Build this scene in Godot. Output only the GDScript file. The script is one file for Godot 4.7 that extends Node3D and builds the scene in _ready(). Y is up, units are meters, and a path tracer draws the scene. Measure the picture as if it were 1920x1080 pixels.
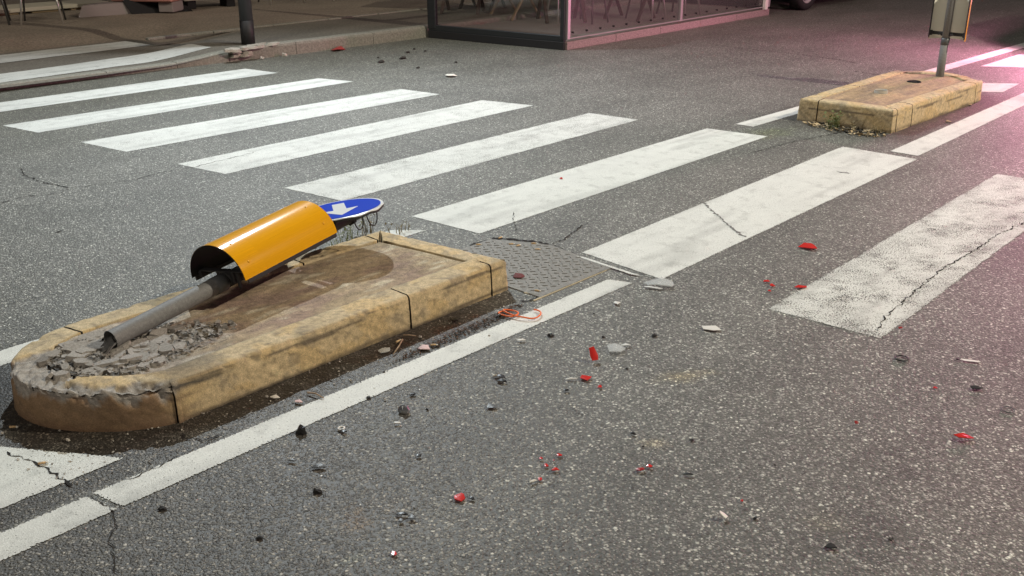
extends Node3D

var names := {}
var M := {}
var rng := RandomNumberGenerator.new()
var fine := FastNoiseLite.new()
var broad := FastNoiseLite.new()
var grit := FastNoiseLite.new()


# ---------------------------------------------------------------- naming helpers
func numbered(called: String) -> String:
	var n: int = names.get(called, 0)
	names[called] = n + 1
	return called if n == 0 else "%s_%03d" % [called, n]


func tag(o: Node3D, label: String, category: String, group := "") -> Node3D:
	o.set_meta("label", label)
	o.set_meta("category", category)
	if group != "":
		o.set_meta("group", group)
	return o


func thing(called: String, label: String, category: String, at := Vector3.ZERO, turn := 0.0, group := "") -> Node3D:
	var o := Node3D.new()
	o.name = numbered(called)
	add_child(o)
	o.position = at
	o.rotation.y = turn
	tag(o, label, category, group)
	return o


func commit(st: SurfaceTool, called: String, m: Material, parent: Node = null, smooth := false) -> MeshInstance3D:
	st.generate_normals()
	var o := MeshInstance3D.new()
	o.mesh = st.commit()
	o.material_override = m
	if parent == null:
		o.name = numbered(called)
		add_child(o)
	else:
		o.name = called
		var k := 1
		while parent.has_node(NodePath(o.name)):
			o.name = "%s_%03d" % [called, k]
			k += 1
		parent.add_child(o)
	return o


func begin(smooth := false) -> SurfaceTool:
	var st := SurfaceTool.new()
	st.begin(Mesh.PRIMITIVE_TRIANGLES)
	st.set_smooth_group(0 if smooth else -1)
	return st


# ---------------------------------------------------------------- shape helpers
func tri(st: SurfaceTool, a: Vector3, b: Vector3, c: Vector3, inside: Vector3) -> void:
	var n := (a - c).cross(a - b)
	if n.dot((a + b + c) / 3.0 - inside) < 0.0:
		var t := b
		b = c
		c = t
	st.add_vertex(a)
	st.add_vertex(b)
	st.add_vertex(c)


func quad(st: SurfaceTool, a: Vector3, b: Vector3, c: Vector3, d: Vector3, inside: Vector3) -> void:
	tri(st, a, b, c, inside)
	tri(st, a, c, d, inside)


# a box with chamfered edges
func box(st: SurfaceTool, c: Vector3, size: Vector3, basis := Basis.IDENTITY, ch := 0.004) -> void:
	var h := size / 2.0
	ch = minf(ch, minf(h.x, minf(h.y, h.z)) * 0.6)
	var p := func(x: float, y: float, z: float) -> Vector3: return c + basis * Vector3(x, y, z)
	for ax in 3:
		for s in [-1.0, 1.0]:
			var u := (ax + 1) % 3
			var v := (ax + 2) % 3
			var q := []
			for e in [[-1, -1], [1, -1], [1, 1], [-1, 1]]:
				var k := Vector3.ZERO
				k[ax] = s * h[ax]
				k[u] = e[0] * (h[u] - ch)
				k[v] = e[1] * (h[v] - ch)
				q.append(c + basis * k)
			quad(st, q[0], q[1], q[2], q[3], c)
	for ax in 3:
		var u := (ax + 1) % 3
		var v := (ax + 2) % 3
		for su in [-1.0, 1.0]:
			for sv in [-1.0, 1.0]:
				var q := []
				for e in [[-1, 0], [1, 0], [1, 1], [-1, 1]]:
					var k := Vector3.ZERO
					k[ax] = e[0] * (h[ax] - ch)
					k[u] = su * (h[u] - (ch if e[1] == 0 else 0.0))
					k[v] = sv * (h[v] - (0.0 if e[1] == 0 else ch))
					q.append(c + basis * k)
				quad(st, q[0], q[1], q[2], q[3], c)
	for sx in [-1.0, 1.0]:
		for sy in [-1.0, 1.0]:
			for sz in [-1.0, 1.0]:
				tri(st, p.call(sx * (h.x - ch), sy * (h.y - ch), sz * h.z), p.call(sx * (h.x - ch), sy * h.y, sz * (h.z - ch)), p.call(sx * h.x, sy * (h.y - ch), sz * (h.z - ch)), c)


func frame_of(d: Vector3) -> Basis:
	var y := d.normalized()
	var a := Vector3.UP if absf(y.y) < 0.9 else Vector3.RIGHT
	var x := a.cross(y).normalized()
	return Basis(x, y, x.cross(y))


# a round tube through points, with a radius for each (or one for all)
func tube(st: SurfaceTool, pts: Array, rad, sides := 12, caps := true) -> void:
	var rings := []
	var b := frame_of(pts[1] - pts[0])
	for i in pts.size():
		var d: Vector3 = (pts[mini(i + 1, pts.size() - 1)] - pts[maxi(i - 1, 0)]).normalized()
		var x: Vector3 = (b.x - d * b.x.dot(d)).normalized()
		b = Basis(x, d, x.cross(d))
		var r: float = rad[i] if rad is Array else rad
		var ring := []
		for k in sides:
			var t := TAU * k / sides
			ring.append(pts[i] + (b.x * cos(t) + b.z * sin(t)) * r)
		rings.append(ring)
	for i in pts.size() - 1:
		var mid: Vector3 = (pts[i] + pts[i + 1]) / 2.0
		for k in sides:
			var k2 := (k + 1) % sides
			quad(st, rings[i][k], rings[i][k2], rings[i + 1][k2], rings[i + 1][k], mid)
	if caps:
		for e in [0, pts.size() - 1]:
			var inn: Vector3 = pts[1] if e == 0 else pts[e - 1]
			for k in sides:
				tri(st, pts[e], rings[e][k], rings[e][(k + 1) % sides], inn)


# a lathe round the local y axis of xf; prof is an array of Vector2(radius, y)
func lathe(st: SurfaceTool, prof: Array, sides: int, xf: Transform3D, inner := Vector2(0, 0), use_inner := false) -> void:
	for i in prof.size() - 1:
		for k in sides:
			var t0 := TAU * k / sides
			var t1 := TAU * (k + 1) / sides
			var q := []
			for e in [[i, t0], [i, t1], [i + 1, t1], [i + 1, t0]]:
				var pr: Vector2 = prof[e[0]]
				q.append(xf * Vector3(pr.x * cos(e[1]), pr.y, pr.x * sin(e[1])))
			var tm := (t0 + t1) / 2.0
			var ins := xf * (Vector3(inner.x * cos(tm), inner.y, inner.x * sin(tm)) if use_inner else Vector3(0, (prof[i].y + prof[i + 1].y) / 2.0, 0))
			quad(st, q[0], q[1], q[2], q[3], ins)


# an upright prism over a polygon in the local xz plane
func prism(st: SurfaceTool, poly: PackedVector2Array, y0: float, y1: float, xf := Transform3D.IDENTITY, shrink := 0.0) -> void:
	var cen := Vector2.ZERO
	for p in poly:
		cen += p
	cen /= poly.size()
	var mid := xf * Vector3(cen.x, (y0 + y1) / 2.0, cen.y)
	var ids := Geometry2D.triangulate_polygon(poly)
	var top := []
	var bot := []
	for p in poly:
		var t: Vector2 = p + (cen - p).normalized() * shrink
		top.append(xf * Vector3(t.x, y1, t.y))
		bot.append(xf * Vector3(p.x, y0, p.y))
	var up := xf.basis.y.normalized() * 100.0
	for k in range(0, ids.size(), 3):
		tri(st, top[ids[k]], top[ids[k + 1]], top[ids[k + 2]], mid - up)
		tri(st, bot[ids[k]], bot[ids[k + 1]], bot[ids[k + 2]], mid + up)
	var area := 0.0
	for k in poly.size():
		area += poly[k].cross(poly[(k + 1) % poly.size()])
	for k in poly.size():
		var j := (k + 1) % poly.size()
		var e: Vector2 = (poly[j] - poly[k]).normalized()
		var out := Vector2(e.y, -e.x) * (1.0 if area > 0 else -1.0)
		var m: Vector3 = (top[k] + top[j] + bot[k] + bot[j]) / 4.0
		quad(st, bot[k], bot[j], top[j], top[k], m - xf.basis * Vector3(out.x, 0, out.y))


# ---------------------------------------------------------------- materials
func lin(r: float, g: float, b: float) -> Color:
	return Color(r, g, b).linear_to_srgb()


func mat(key: String, col: Color, rough := 0.7, metal := 0.0) -> StandardMaterial3D:
	var m := StandardMaterial3D.new()
	m.resource_name = key
	m.albedo_color = col
	m.roughness = rough
	m.metallic = metal
	M[key] = m
	return m


func noise_of(kind: int, freq: float, oct: int, sd: int) -> FastNoiseLite:
	var n := FastNoiseLite.new()
	n.noise_type = kind
	n.frequency = freq
	n.fractal_octaves = oct
	n.seed = sd
	return n


# asphalt: a dark binder filled with thousands of separate stones; returns [albedo, normal]
func asphalt_maps(S: int, count: int, sd: int) -> Array:
	var r := RandomNumberGenerator.new()
	r.seed = sd
	var base: PackedByteArray = noise_of(FastNoiseLite.TYPE_VALUE, 0.45, 2, sd).get_image(S, S).get_data()
	var lum := PackedByteArray()
	lum.resize(S * S)
	var hgt := PackedByteArray()
	hgt.resize(S * S)
	for i in S * S:
		var b := base[i]
		lum[i] = 62 + (b >> 2)
		hgt[i] = b >> 2
	for n in count:
		var cx := r.randf() * S
		var cy := r.randf() * S
		var ra := 1.3 + 2.8 * pow(r.randf(), 1.8)
		var asp := r.randf_range(0.6, 1.0)
		var th := r.randf() * PI
		var ct := cos(th)
		var sn := sin(th)
		var q := r.randf()
		var v := 100.0 + 84.0 * pow(r.randf(), 1.4)
		if q > 0.90:
			v = r.randf_range(165.0, 240.0)
		elif q < 0.2:
			v = r.randf_range(66.0, 95.0)
		var top := r.randf_range(110.0, 230.0)
		var R := int(ceil(ra))
		var ix := int(cx)
		var iy := int(cy)
		for dy in range(-R, R + 1):
			for dx in range(-R, R + 1):
				var ux := (dx * ct + dy * sn) / ra
				var uy := (dy * ct - dx * sn) / (ra * asp)
				var d := ux * ux + uy * uy
				if d < 1.0:
					var at := ((iy + dy + S) % S) * S + (ix + dx + S) % S
					lum[at] = int(v * (1.0 - 0.2 * d))
					hgt[at] = int(top * (1.0 - 0.55 * d))
	var a := Image.create_from_data(S, S, false, Image.FORMAT_L8, lum)
	var h := Image.create_from_data(S, S, false, Image.FORMAT_L8, hgt)
	h.convert(Image.FORMAT_RGBA8)
	h.bump_map_to_normal_map(3.0)
	return [ImageTexture.create_from_image(a), ImageTexture.create_from_image(h)]


# road paint: dirty white, its alpha a fine grain against which wear is cut
func paint_map(S: int) -> ImageTexture:
	var g: PackedByteArray = noise_of(FastNoiseLite.TYPE_SIMPLEX_SMOOTH, 0.16, 3, 71).get_seamless_image(S, S).get_data()
	var d: PackedByteArray = noise_of(FastNoiseLite.TYPE_SIMPLEX_SMOOTH, 0.012, 5, 72).get_seamless_image(S, S).get_data()
	var f: PackedByteArray = noise_of(FastNoiseLite.TYPE_VALUE, 0.5, 2, 73).get_seamless_image(S, S).get_data()
	var out := PackedByteArray()
	out.resize(S * S * 4)
	for i in S * S:
		var v := 204 + (f[i] >> 3) - maxi(0, 105 - d[i]) / 4
		if g[i] < 72:
			v -= 2 * (72 - g[i])
		out[4 * i] = v
		out[4 * i + 1] = v
		out[4 * i + 2] = v - 3
		out[4 * i + 3] = clampi(90 + g[i], 0, 255)
	return ImageTexture.create_from_image(Image.create_from_data(S, S, false, Image.FORMAT_RGBA8, out))


# mottled stone or concrete: broad patches, fine grain and dark pits; returns [albedo, normal]
func stone_maps(S: int, sd: int, contrast: float, pits: int, bump: float) -> Array:
	var a: PackedByteArray = noise_of(FastNoiseLite.TYPE_SIMPLEX_SMOOTH, 0.02, 5, sd).get_seamless_image(S, S).get_data()
	var b: PackedByteArray = noise_of(FastNoiseLite.TYPE_VALUE, 0.35, 3, sd + 1).get_seamless_image(S, S).get_data()
	var c: PackedByteArray = noise_of(FastNoiseLite.TYPE_SIMPLEX_SMOOTH, 0.12, 2, sd + 2).get_seamless_image(S, S).get_data()
	var lum := PackedByteArray()
	lum.resize(S * S)
	var hg := PackedByteArray()
	hg.resize(S * S)
	for i in S * S:
		var v := 205.0 + contrast * ((a[i] - 128) * 0.16 + (b[i] - 128) * 0.34)
		var h := 128 + (a[i] - 128) / 6 + (b[i] - 128) / 4
		if c[i] < pits:
			v -= (pits - c[i]) * 2.2
			h -= (pits - c[i]) * 2
		lum[i] = clampi(int(v), 20, 255)
		hg[i] = clampi(h, 0, 255)
	var ia := Image.create_from_data(S, S, false, Image.FORMAT_L8, lum)
	var ih := Image.create_from_data(S, S, false, Image.FORMAT_L8, hg)
	ih.convert(Image.FORMAT_RGBA8)
	ih.bump_map_to_normal_map(bump)
	return [ImageTexture.create_from_image(ia), ImageTexture.create_from_image(ih)]


# retroreflective sheet: fine streaks along the sheet with small scratches
func streak_map(S: int) -> ImageTexture:
	var r := RandomNumberGenerator.new()
	r.seed = 5
	var im := Image.create(S, S, false, Image.FORMAT_L8)
	im.fill(Color(0.92, 0.92, 0.92))
	for k in S * 3:
		var v := r.randf_range(0.90, 0.97)
		im.fill_rect(Rect2i(r.randi() % S, r.randi() % S, r.randi_range(20, 260), 1), Color(v, v, v))
	for k in 14:
		var x := r.randi() % S
		var y := r.randi() % S
		for j in r.randi_range(8, 50):
			im.set_pixel((x + j * 3) % S, (y + j / 9) % S, Color(0.6, 0.6, 0.6))
	return ImageTexture.create_from_image(im)


func materials() -> void:
	var am := asphalt_maps(2048, 190000, 11)
	var m := mat("asphalt", lin(1.98, 2.0, 1.80), 0.56)
	m.albedo_texture = am[0]
	m.normal_enabled = true
	m.normal_texture = am[1]
	m.normal_scale = 0.8
	m.vertex_color_use_as_albedo = true
	var p := mat("road_paint", lin(0.93, 0.955, 0.93), 0.62)
	p.albedo_texture = paint_map(1024)
	p.transparency = BaseMaterial3D.TRANSPARENCY_ALPHA_SCISSOR
	p.alpha_scissor_threshold = 0.5
	p.vertex_color_use_as_albedo = true
	p.normal_enabled = true
	p.normal_texture = am[1]
	p.normal_scale = 0.35
	var sm := stone_maps(1024, 31, 1.1, 60, 2.6)
	var k := mat("kerb", Color.WHITE, 0.85)
	k.albedo_texture = sm[0]
	k.normal_enabled = true
	k.normal_texture = sm[1]
	k.uv1_triplanar = true
	k.uv1_world_triplanar = true
	k.uv1_scale = Vector3.ONE * 1.5
	k.vertex_color_use_as_albedo = true
	var c := mat("concrete", Color.WHITE, 0.9)
	var cm := stone_maps(1024, 51, 1.5, 64, 4.5)
	c.albedo_texture = cm[0]
	c.normal_enabled = true
	c.normal_texture = cm[1]
	c.uv1_triplanar = true
	c.uv1_world_triplanar = true
	c.uv1_scale = Vector3.ONE * 1.2
	c.vertex_color_use_as_albedo = true
	var rub := mat("rubble", lin(0.52, 0.485, 0.44), 0.95)
	rub.albedo_texture = cm[0]
	rub.normal_enabled = true
	rub.normal_texture = cm[1]
	rub.uv1_triplanar = true
	rub.uv1_world_triplanar = true
	rub.uv1_scale = Vector3.ONE * 4.0
	var ru2 := rub.duplicate()
	ru2.albedo_color = lin(0.34, 0.31, 0.275)
	M.rubble_dark = ru2
	var ru3 := rub.duplicate()
	ru3.albedo_color = lin(0.62, 0.58, 0.50)
	M.rubble_pale = ru3
	var dirt := mat("soil", lin(0.05, 0.038, 0.03), 0.95)
	dirt.albedo_texture = cm[0]
	dirt.uv1_triplanar = true
	dirt.uv1_world_triplanar = true
	dirt.uv1_scale = Vector3.ONE * 6.0
	mat("crack", lin(0.012, 0.011, 0.01), 0.95)
	mat("scuff", lin(0.16, 0.155, 0.15), 0.9)
	var y := mat("yellow_sheet", lin(0.90, 0.43, 0.003), 0.5)
	y.metallic_specular = 0.12
	y.albedo_texture = streak_map(512)
	y.clearcoat_enabled = true
	y.clearcoat = 0.8
	y.clearcoat_roughness = 0.15
	mat("back_metal", lin(0.018, 0.018, 0.018), 0.75, 0.0)
	mat("inner_pale", lin(0.62, 0.62, 0.54), 0.6)
	var g := mat("pole_grey", lin(0.29, 0.29, 0.285), 0.66, 0.0)
	g.albedo_texture = sm[0]
	g.uv1_triplanar = true
	g.uv1_scale = Vector3.ONE * 3.0
	mat("black_plastic", lin(0.014, 0.014, 0.015), 0.38)
	mat("black_matt", lin(0.012, 0.012, 0.012), 0.85)
	mat("grey_plastic", lin(0.09, 0.095, 0.10), 0.45)
	mat("sign_blue", lin(0.008, 0.05, 0.52), 0.4).metallic_specular = 0.15
	mat("sign_white", lin(0.78, 0.80, 0.80), 0.3)
	mat("sign_back", lin(0.022, 0.022, 0.024), 0.6, 0.1)
	var red := mat("red_plastic", lin(0.62, 0.035, 0.03), 0.22)
	red.backlight_enabled = true
	red.backlight = lin(0.35, 0.01, 0.01)
	mat("red_dark", lin(0.30, 0.02, 0.02), 0.35)
	mat("chrome", lin(0.75, 0.76, 0.78), 0.16, 1.0)
	mat("white_plastic", lin(0.68, 0.67, 0.63), 0.4)
	mat("paper", lin(0.66, 0.63, 0.56), 0.9)
	mat("pink_paper", lin(0.62, 0.45, 0.44), 0.8)
	mat("filter", lin(0.60, 0.42, 0.23), 0.9)
	mat("orange_cord", lin(0.85, 0.16, 0.02), 0.5)
	mat("twig", lin(0.33, 0.24, 0.16), 0.9)
	mat("pebble", lin(0.42, 0.39, 0.34), 0.9)
	mat("leaf_red", lin(0.12, 0.022, 0.02), 0.8)
	mat("needle_brown", lin(0.085, 0.042, 0.022), 0.9)
	mat("leaf_dark", lin(0.022, 0.018, 0.012), 0.8)
	mat("leaf_straw", lin(0.42, 0.33, 0.20), 0.85)
	var wd := mat("weed", lin(0.10, 0.12, 0.035), 0.7)
	wd.backlight_enabled = true
	wd.backlight = lin(0.04, 0.05, 0.01)
	mat("weed_dry", lin(0.16, 0.13, 0.06), 0.8)
	var cl := mat("clear_plastic", Color(0.93, 0.95, 0.95, 0.30), 0.06)
	cl.transparency = BaseMaterial3D.TRANSPARENCY_ALPHA
	var cl2 := mat("clear_edge", Color(0.95, 0.96, 0.96, 0.75), 0.12)
	cl2.transparency = BaseMaterial3D.TRANSPARENCY_ALPHA
	var gl := mat("pane", Color(0.10, 0.11, 0.11, 0.18), 0.05)
	gl.transparency = BaseMaterial3D.TRANSPARENCY_ALPHA
	var gl2 := mat("hazy_pane", Color(0.36, 0.35, 0.35, 0.17), 0.22)
	gl2.transparency = BaseMaterial3D.TRANSPARENCY_ALPHA
	mat("frame_dark", lin(0.05, 0.055, 0.06), 0.45, 0.5)
	mat("frame_pale", lin(0.45, 0.42, 0.43), 0.4, 0.5)
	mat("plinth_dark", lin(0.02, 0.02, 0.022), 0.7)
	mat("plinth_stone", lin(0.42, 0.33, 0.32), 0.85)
	M.plinth_stone.albedo_texture = cm[0]
	M.plinth_stone.uv1_triplanar = true
	M.plinth_stone.uv1_world_triplanar = true
	M.plinth_stone.uv1_scale = Vector3(1.3, 2.5, 2.5)
	mat("wood_dark", lin(0.06, 0.03, 0.022), 0.55)
	mat("wood_pale", lin(0.34, 0.25, 0.15), 0.6)
	mat("steel", lin(0.8, 0.8, 0.78), 0.28, 0.9)
	mat("steel_dull", lin(0.10, 0.10, 0.10), 0.4, 0.5)
	var pv := mat("paving", lin(0.90, 0.84, 0.76), 0.85)
	pv.albedo_texture = cm[0]
	pv.normal_enabled = true
	pv.normal_texture = cm[1]
	pv.vertex_color_use_as_albedo = true
	var pk := mat("grey_kerb", lin(0.40, 0.39, 0.33), 0.85)
	pk.albedo_texture = cm[0]
	pk.normal_enabled = true
	pk.normal_texture = cm[1]
	pk.uv1_triplanar = true
	pk.uv1_world_triplanar = true
	pk.uv1_scale = Vector3.ONE * 1.4
	mat("post_grey", lin(0.055, 0.06, 0.065), 0.45, 0.3)
	mat("post_base", lin(0.012, 0.012, 0.013), 0.6)
	mat("pink_board", lin(0.55, 0.27, 0.22), 0.6)
	mat("pale_board", lin(0.50, 0.47, 0.38), 0.7)
	mat("black_rubber", lin(0.008, 0.008, 0.009), 0.8)
	mat("grey_block", lin(0.26, 0.23, 0.22), 0.85)
	var pl := mat("steel_plate", lin(0.33, 0.32, 0.29), 0.6, 0.0)
	pl.albedo_texture = cm[0]
	pl.uv1_triplanar = true
	pl.uv1_world_triplanar = true
	pl.uv1_scale = Vector3.ONE * 2.0
	mat("plate_edge", lin(0.52, 0.46, 0.33), 0.8)
	var cp := mat("car_paint", lin(0.008, 0.009, 0.011), 0.3)
	cp.clearcoat_enabled = true
	cp.clearcoat = 0.8
	cp.clearcoat_roughness = 0.05
	mat("tyre", lin(0.012, 0.012, 0.012), 0.85)
	mat("rim", lin(0.7, 0.68, 0.68), 0.3, 0.6)
	mat("car_glass", lin(0.01, 0.012, 0.014), 0.06)
	mat("tail_red", lin(0.25, 0.01, 0.01), 0.2)
	mat("head_clear", lin(0.5, 0.5, 0.5), 0.1)
	var hl := mat("tail_lit", lin(0.6, 0.05, 0.06), 0.3)
	hl.emission_enabled = true
	hl.emission = Color(1.0, 0.45, 0.5)
	hl.emission_energy_multiplier = 4.0
	mat("deck_board", lin(0.34, 0.31, 0.28), 0.8)
	var ll := mat("lantern_lit", Color.WHITE, 0.4)
	ll.emission_enabled = true
	ll.emission = Color(1.0, 0.97, 0.9)
	ll.emission_energy_multiplier = 6.0


func _ready() -> void:
	# camera
	var cam := Camera3D.new()
	cam.name = "camera"
	add_child(cam)
	cam.fov = 32.02
	cam.near = 0.05
	cam.far = 400.0
	cam.look_at_from_position(Vector3(0, 1.6, 0), Vector3(0, 1.6, 0) + Vector3(0.68794, -0.36785, -0.62563), Vector3.UP)
	cam.current = true
	# night sky with the glow of the town, and its faint overall light
	var sm := ProceduralSkyMaterial.new()
	sm.sky_top_color = lin(0.050, 0.046, 0.044)
	sm.sky_horizon_color = lin(0.105, 0.095, 0.085)
	sm.ground_bottom_color = lin(0.02, 0.02, 0.02)
	sm.ground_horizon_color = lin(0.08, 0.07, 0.065)
	sm.sun_angle_max = 0.0
	var env := Environment.new()
	env.background_mode = Environment.BG_SKY
	env.sky = Sky.new()
	env.sky.sky_material = sm
	env.background_energy_multiplier = 1.0
	env.tonemap_mode = Environment.TONE_MAPPER_LINEAR
	env.tonemap_exposure = 1.12
	env.sdfgi_enabled = true
	env.ssao_enabled = true
	env.ssil_enabled = true
	var we := WorldEnvironment.new()
	we.name = "world_environment"
	we.environment = env
	add_child(we)
	# moonlight
	var sun := DirectionalLight3D.new()
	sun.name = "moonlight"
	add_child(sun)
	sun.look_at_from_position(Vector3.ZERO, Vector3(0.75, -0.6, -0.25), Vector3.UP)
	sun.light_energy = 0.18
	sun.light_angular_distance = 12.0
	sun.light_color = Color(1.0, 0.95, 0.88)
	sun.shadow_enabled = true
	for n in [[fine, 3.2, 4, 1], [broad, 1.1, 4, 2], [grit, 22.0, 3, 3]]:
		n[0].noise_type = FastNoiseLite.TYPE_SIMPLEX_SMOOTH
		n[0].frequency = n[1]
		n[0].fractal_octaves = n[2]
		n[0].seed = n[3]
	materials()
	lamp_post(Vector3(6.038, 0.120, -9.201), 6.8, Vector3(6.30, 6.5, -8.85), Vector3(1.5, 0, -1.0), 88.0, Color(0.94, 0.98, 1.0), "dark grey street lamp post with a black foot rising from the far kerb", 70.0)
	lamp_post(Vector3(9.9, 0, 6.3), 8.2, Vector3(9.5, 8.0, 5.0), Vector3(4.0, 0, -3.0), 160.0, Color(1.0, 0.95, 0.86), "tall street lamp on the near side of the road", 62.0)
	build_ground()
	build_islands()
	build_plate()
	build_terrace()
	build_front()
	build_cars()
	build_markers()
	build_debris()


# ---------------------------------------------------------------- ground
func n01(n: FastNoiseLite, x: float, z: float) -> float:
	return n.get_noise_2d(x, z) * 0.5 + 0.5


# signed distance-like measure to a convex outline (negative inside)
func away(poly: PackedVector2Array, p: Vector2) -> float:
	var best := 1e9
	for k in poly.size():
		var q := Geometry2D.get_closest_point_to_segment(p, poly[k], poly[(k + 1) % poly.size()])
		best = minf(best, q.distance_to(p))
	return -best if Geometry2D.is_point_in_polygon(p, poly) else best


var near_outline := PackedVector2Array([Vector2(2.965, -2.72), Vector2(1.54, -2.72), Vector2(1.40, -2.72), Vector2(1.265, -2.785), Vector2(1.15, -2.90), Vector2(1.085, -3.02), Vector2(1.065, -3.14), Vector2(1.09, -3.25), Vector2(1.17, -3.36), Vector2(1.30, -3.43), Vector2(1.44, -3.45), Vector2(1.58, -3.45), Vector2(2.87, -3.435)])
var far_outline := PackedVector2Array([Vector2(7.00, -2.735), Vector2(8.52, -2.68), Vector2(8.66, -2.74), Vector2(8.80, -2.87), Vector2(8.87, -3.05), Vector2(8.83, -3.22), Vector2(8.70, -3.38), Vector2(8.52, -3.45), Vector2(6.965, -3.445)])


func smear(p: Vector2, c: Vector2, a: Vector2, along: Vector2) -> float:
	var d := p - c
	var u := d.dot(along) / a.x
	var v := d.dot(along.orthogonal()) / a.y
	var k := sqrt(u * u + v * v) + 0.5 * broad.get_noise_2d(p.x * 6.0, p.y * 6.0 + 50.0)
	return clampf(1.4 - 1.4 * k, 0.0, 1.0)


func road_colour(x: float, z: float) -> Color:
	var p := Vector2(x, z)
	var v := 1.0 + 0.22 * broad.get_noise_2d(x * 0.6, z * 1.3) + 0.13 * fine.get_noise_2d(x * 0.7, z)
	# lighter polished wheel tracks and a darker oil-dripped middle in each lane
	for e in [[-1.75, 1.0], [-0.35, 1.0], [-4.45, 1.0], [-6.0, 1.0]]:
		v += 0.07 * exp(-pow((z - e[0]) / 0.28, 2.0)) * e[1]
	v -= 0.10 * exp(-pow((z + 1.05 + 0.2 * broad.get_noise_2d(x * 0.5, 3.0)) / 0.22, 2.0)) * clampf(0.5 + 1.4 * fine.get_noise_2d(x * 0.7 + 5.0, z), 0.0, 1.0)
	var c := Color(v, v, v)
	# old dirt between the islands and the white edge lines
	if z > -3.75 and z < -2.3:
		var d := minf(away(near_outline, p) if x < 5.5 else 9.0, away(far_outline, p) if x > 4.5 else 9.0)
		var k := clampf(1.15 - d / 0.34 + 0.45 * fine.get_noise_2d(x * 2.0, z * 2.0), 0.0, 1.0)
		if z > -2.53:
			k *= clampf(1.0 - (z + 2.53) / 0.08, 0.0, 1.0)
		if x < 1.5 and z < -2.53 and z > -3.56:
			k = maxf(k, clampf((1.5 - x) * 2.0, 0.0, 0.75))
		if x > 5.5:
			k *= 0.7
		if x > 2.6 and x < 5.0:
			k *= clampf(1.0 - (x - 2.6) / 0.5, 0.15, 1.0)
		c = c.lerp(Color(0.19, 0.145, 0.12) * v, k * 0.92)
	# red-brown needles and soil by the joint of the near kerb
	var s := smear(p, Vector2(2.45, -2.60), Vector2(0.42, 0.09), Vector2(1, 0.05))
	c = c.lerp(Color(0.30, 0.12, 0.07), s * clampf(0.5 + grit.get_noise_2d(x * 3.0, z * 3.0) * 1.2, 0, 1))
	# pale powder stains left on the lane
	for e in stains:
		var t: float = smear(p, e[0], e[1], e[2]) * e[4]
		if t > 0.0:
			c = c.lerp(e[3], t)
	# older, darker and coarser asphalt at the left foot of the lane
	var o := clampf((-x * 0.8 - z * 0.3 + 1.55) * 0.9 + 0.35 * broad.get_noise_2d(x * 0.7, z * 0.7 + 20.0), 0.0, 1.0) if z > -2.45 else 0.0
	c = c.lerp(Color(c.r * 0.48, c.g * 0.44, c.b * 0.42), o * 0.85)
	# dusty gutter by the far kerb
	var g := clampf((-6.2 - z) / 2.2 + 0.3 * broad.get_noise_2d(x * 0.8, z * 0.8), 0.0, 1.0)
	c = c.lerp(Color(0.70, 0.68, 0.58) * v, g * 0.7)
	return c * 0.5


var stains := [
	[Vector2(2.774, -1.700), Vector2(0.14, 0.055), Vector2(0.83, 0.55), Color(1.9, 1.65, 1.15), 0.8],
	[Vector2(2.319, -1.513), Vector2(0.06, 0.04), Vector2(0.8, 0.6), Color(1.7, 1.5, 1.1), 0.6],
	[Vector2(1.437, -1.886), Vector2(0.075, 0.035), Vector2(0.6, -0.8), Color(1.6, 1.25, 0.95), 0.9],
	[Vector2(1.534, -1.848), Vector2(0.06, 0.03), Vector2(0.6, -0.8), Color(1.5, 1.3, 1.05), 0.5],
	[Vector2(2.247, -0.885), Vector2(0.07, 0.03), Vector2(0.9, -0.3), Color(1.6, 1.45, 1.05), 0.6],
	[Vector2(2.348, -0.942), Vector2(0.04, 0.02), Vector2(0.9, -0.3), Color(1.7, 1.5, 1.1), 0.6],
	[Vector2(2.743, -0.807), Vector2(0.03, 0.02), Vector2(0.9, 0.3), Color(1.8, 1.6, 1.1), 0.7],
	[Vector2(3.577, -0.997), Vector2(0.07, 0.012), Vector2(0.80, 0.6), Color(2.6, 2.5, 2.2), 0.7],
	[Vector2(2.359, -0.816), Vector2(0.10, 0.03), Vector2(0.75, -0.66), Color(0.4, 0.4, 0.42), 0.8],
	[Vector2(2.697, -0.866), Vector2(0.12, 0.03), Vector2(0.75, -0.66), Color(0.5, 0.5, 0.5), 0.7],
	[Vector2(2.211, -0.737), Vector2(0.06, 0.03), Vector2(0.75, -0.66), Color(0.3, 0.3, 0.32), 0.8],
	[Vector2(1.320, -1.750), Vector2(0.055, 0.018), Vector2(0.98, -0.2), Color(1.9, 2.1, 1.9), 0.55],
	[Vector2(1.718, -2.056), Vector2(0.04, 0.02), Vector2(0.9, -0.3), Color(1.5, 1.6, 1.6), 0.5],
	[Vector2(4.766, -4.727), Vector2(1.3, 0.25), Vector2(1, 0.05), Color(0.86, 0.86, 0.88), 0.5],
	[Vector2(6.423, -3.385), Vector2(0.30, 0.16), Vector2(1, 0.0), Color(0.85, 0.92, 0.55), 0.6],
	[Vector2(2.095, -4.317), Vector2(0.9, 0.3), Vector2(0.9, -0.3), Color(0.8, 0.79, 0.78), 0.6],
]


func lines(cuts: Array) -> PackedFloat32Array:
	var out := PackedFloat32Array()
	for k in cuts.size() - 1:
		var a: float = cuts[k][0]
		var b: float = cuts[k + 1][0]
		var n := int(ceil((b - a) / cuts[k][1]))
		for j in n:
			out.append(a + (b - a) * j / n)
	out.append(cuts[-1][0])
	return out


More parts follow.
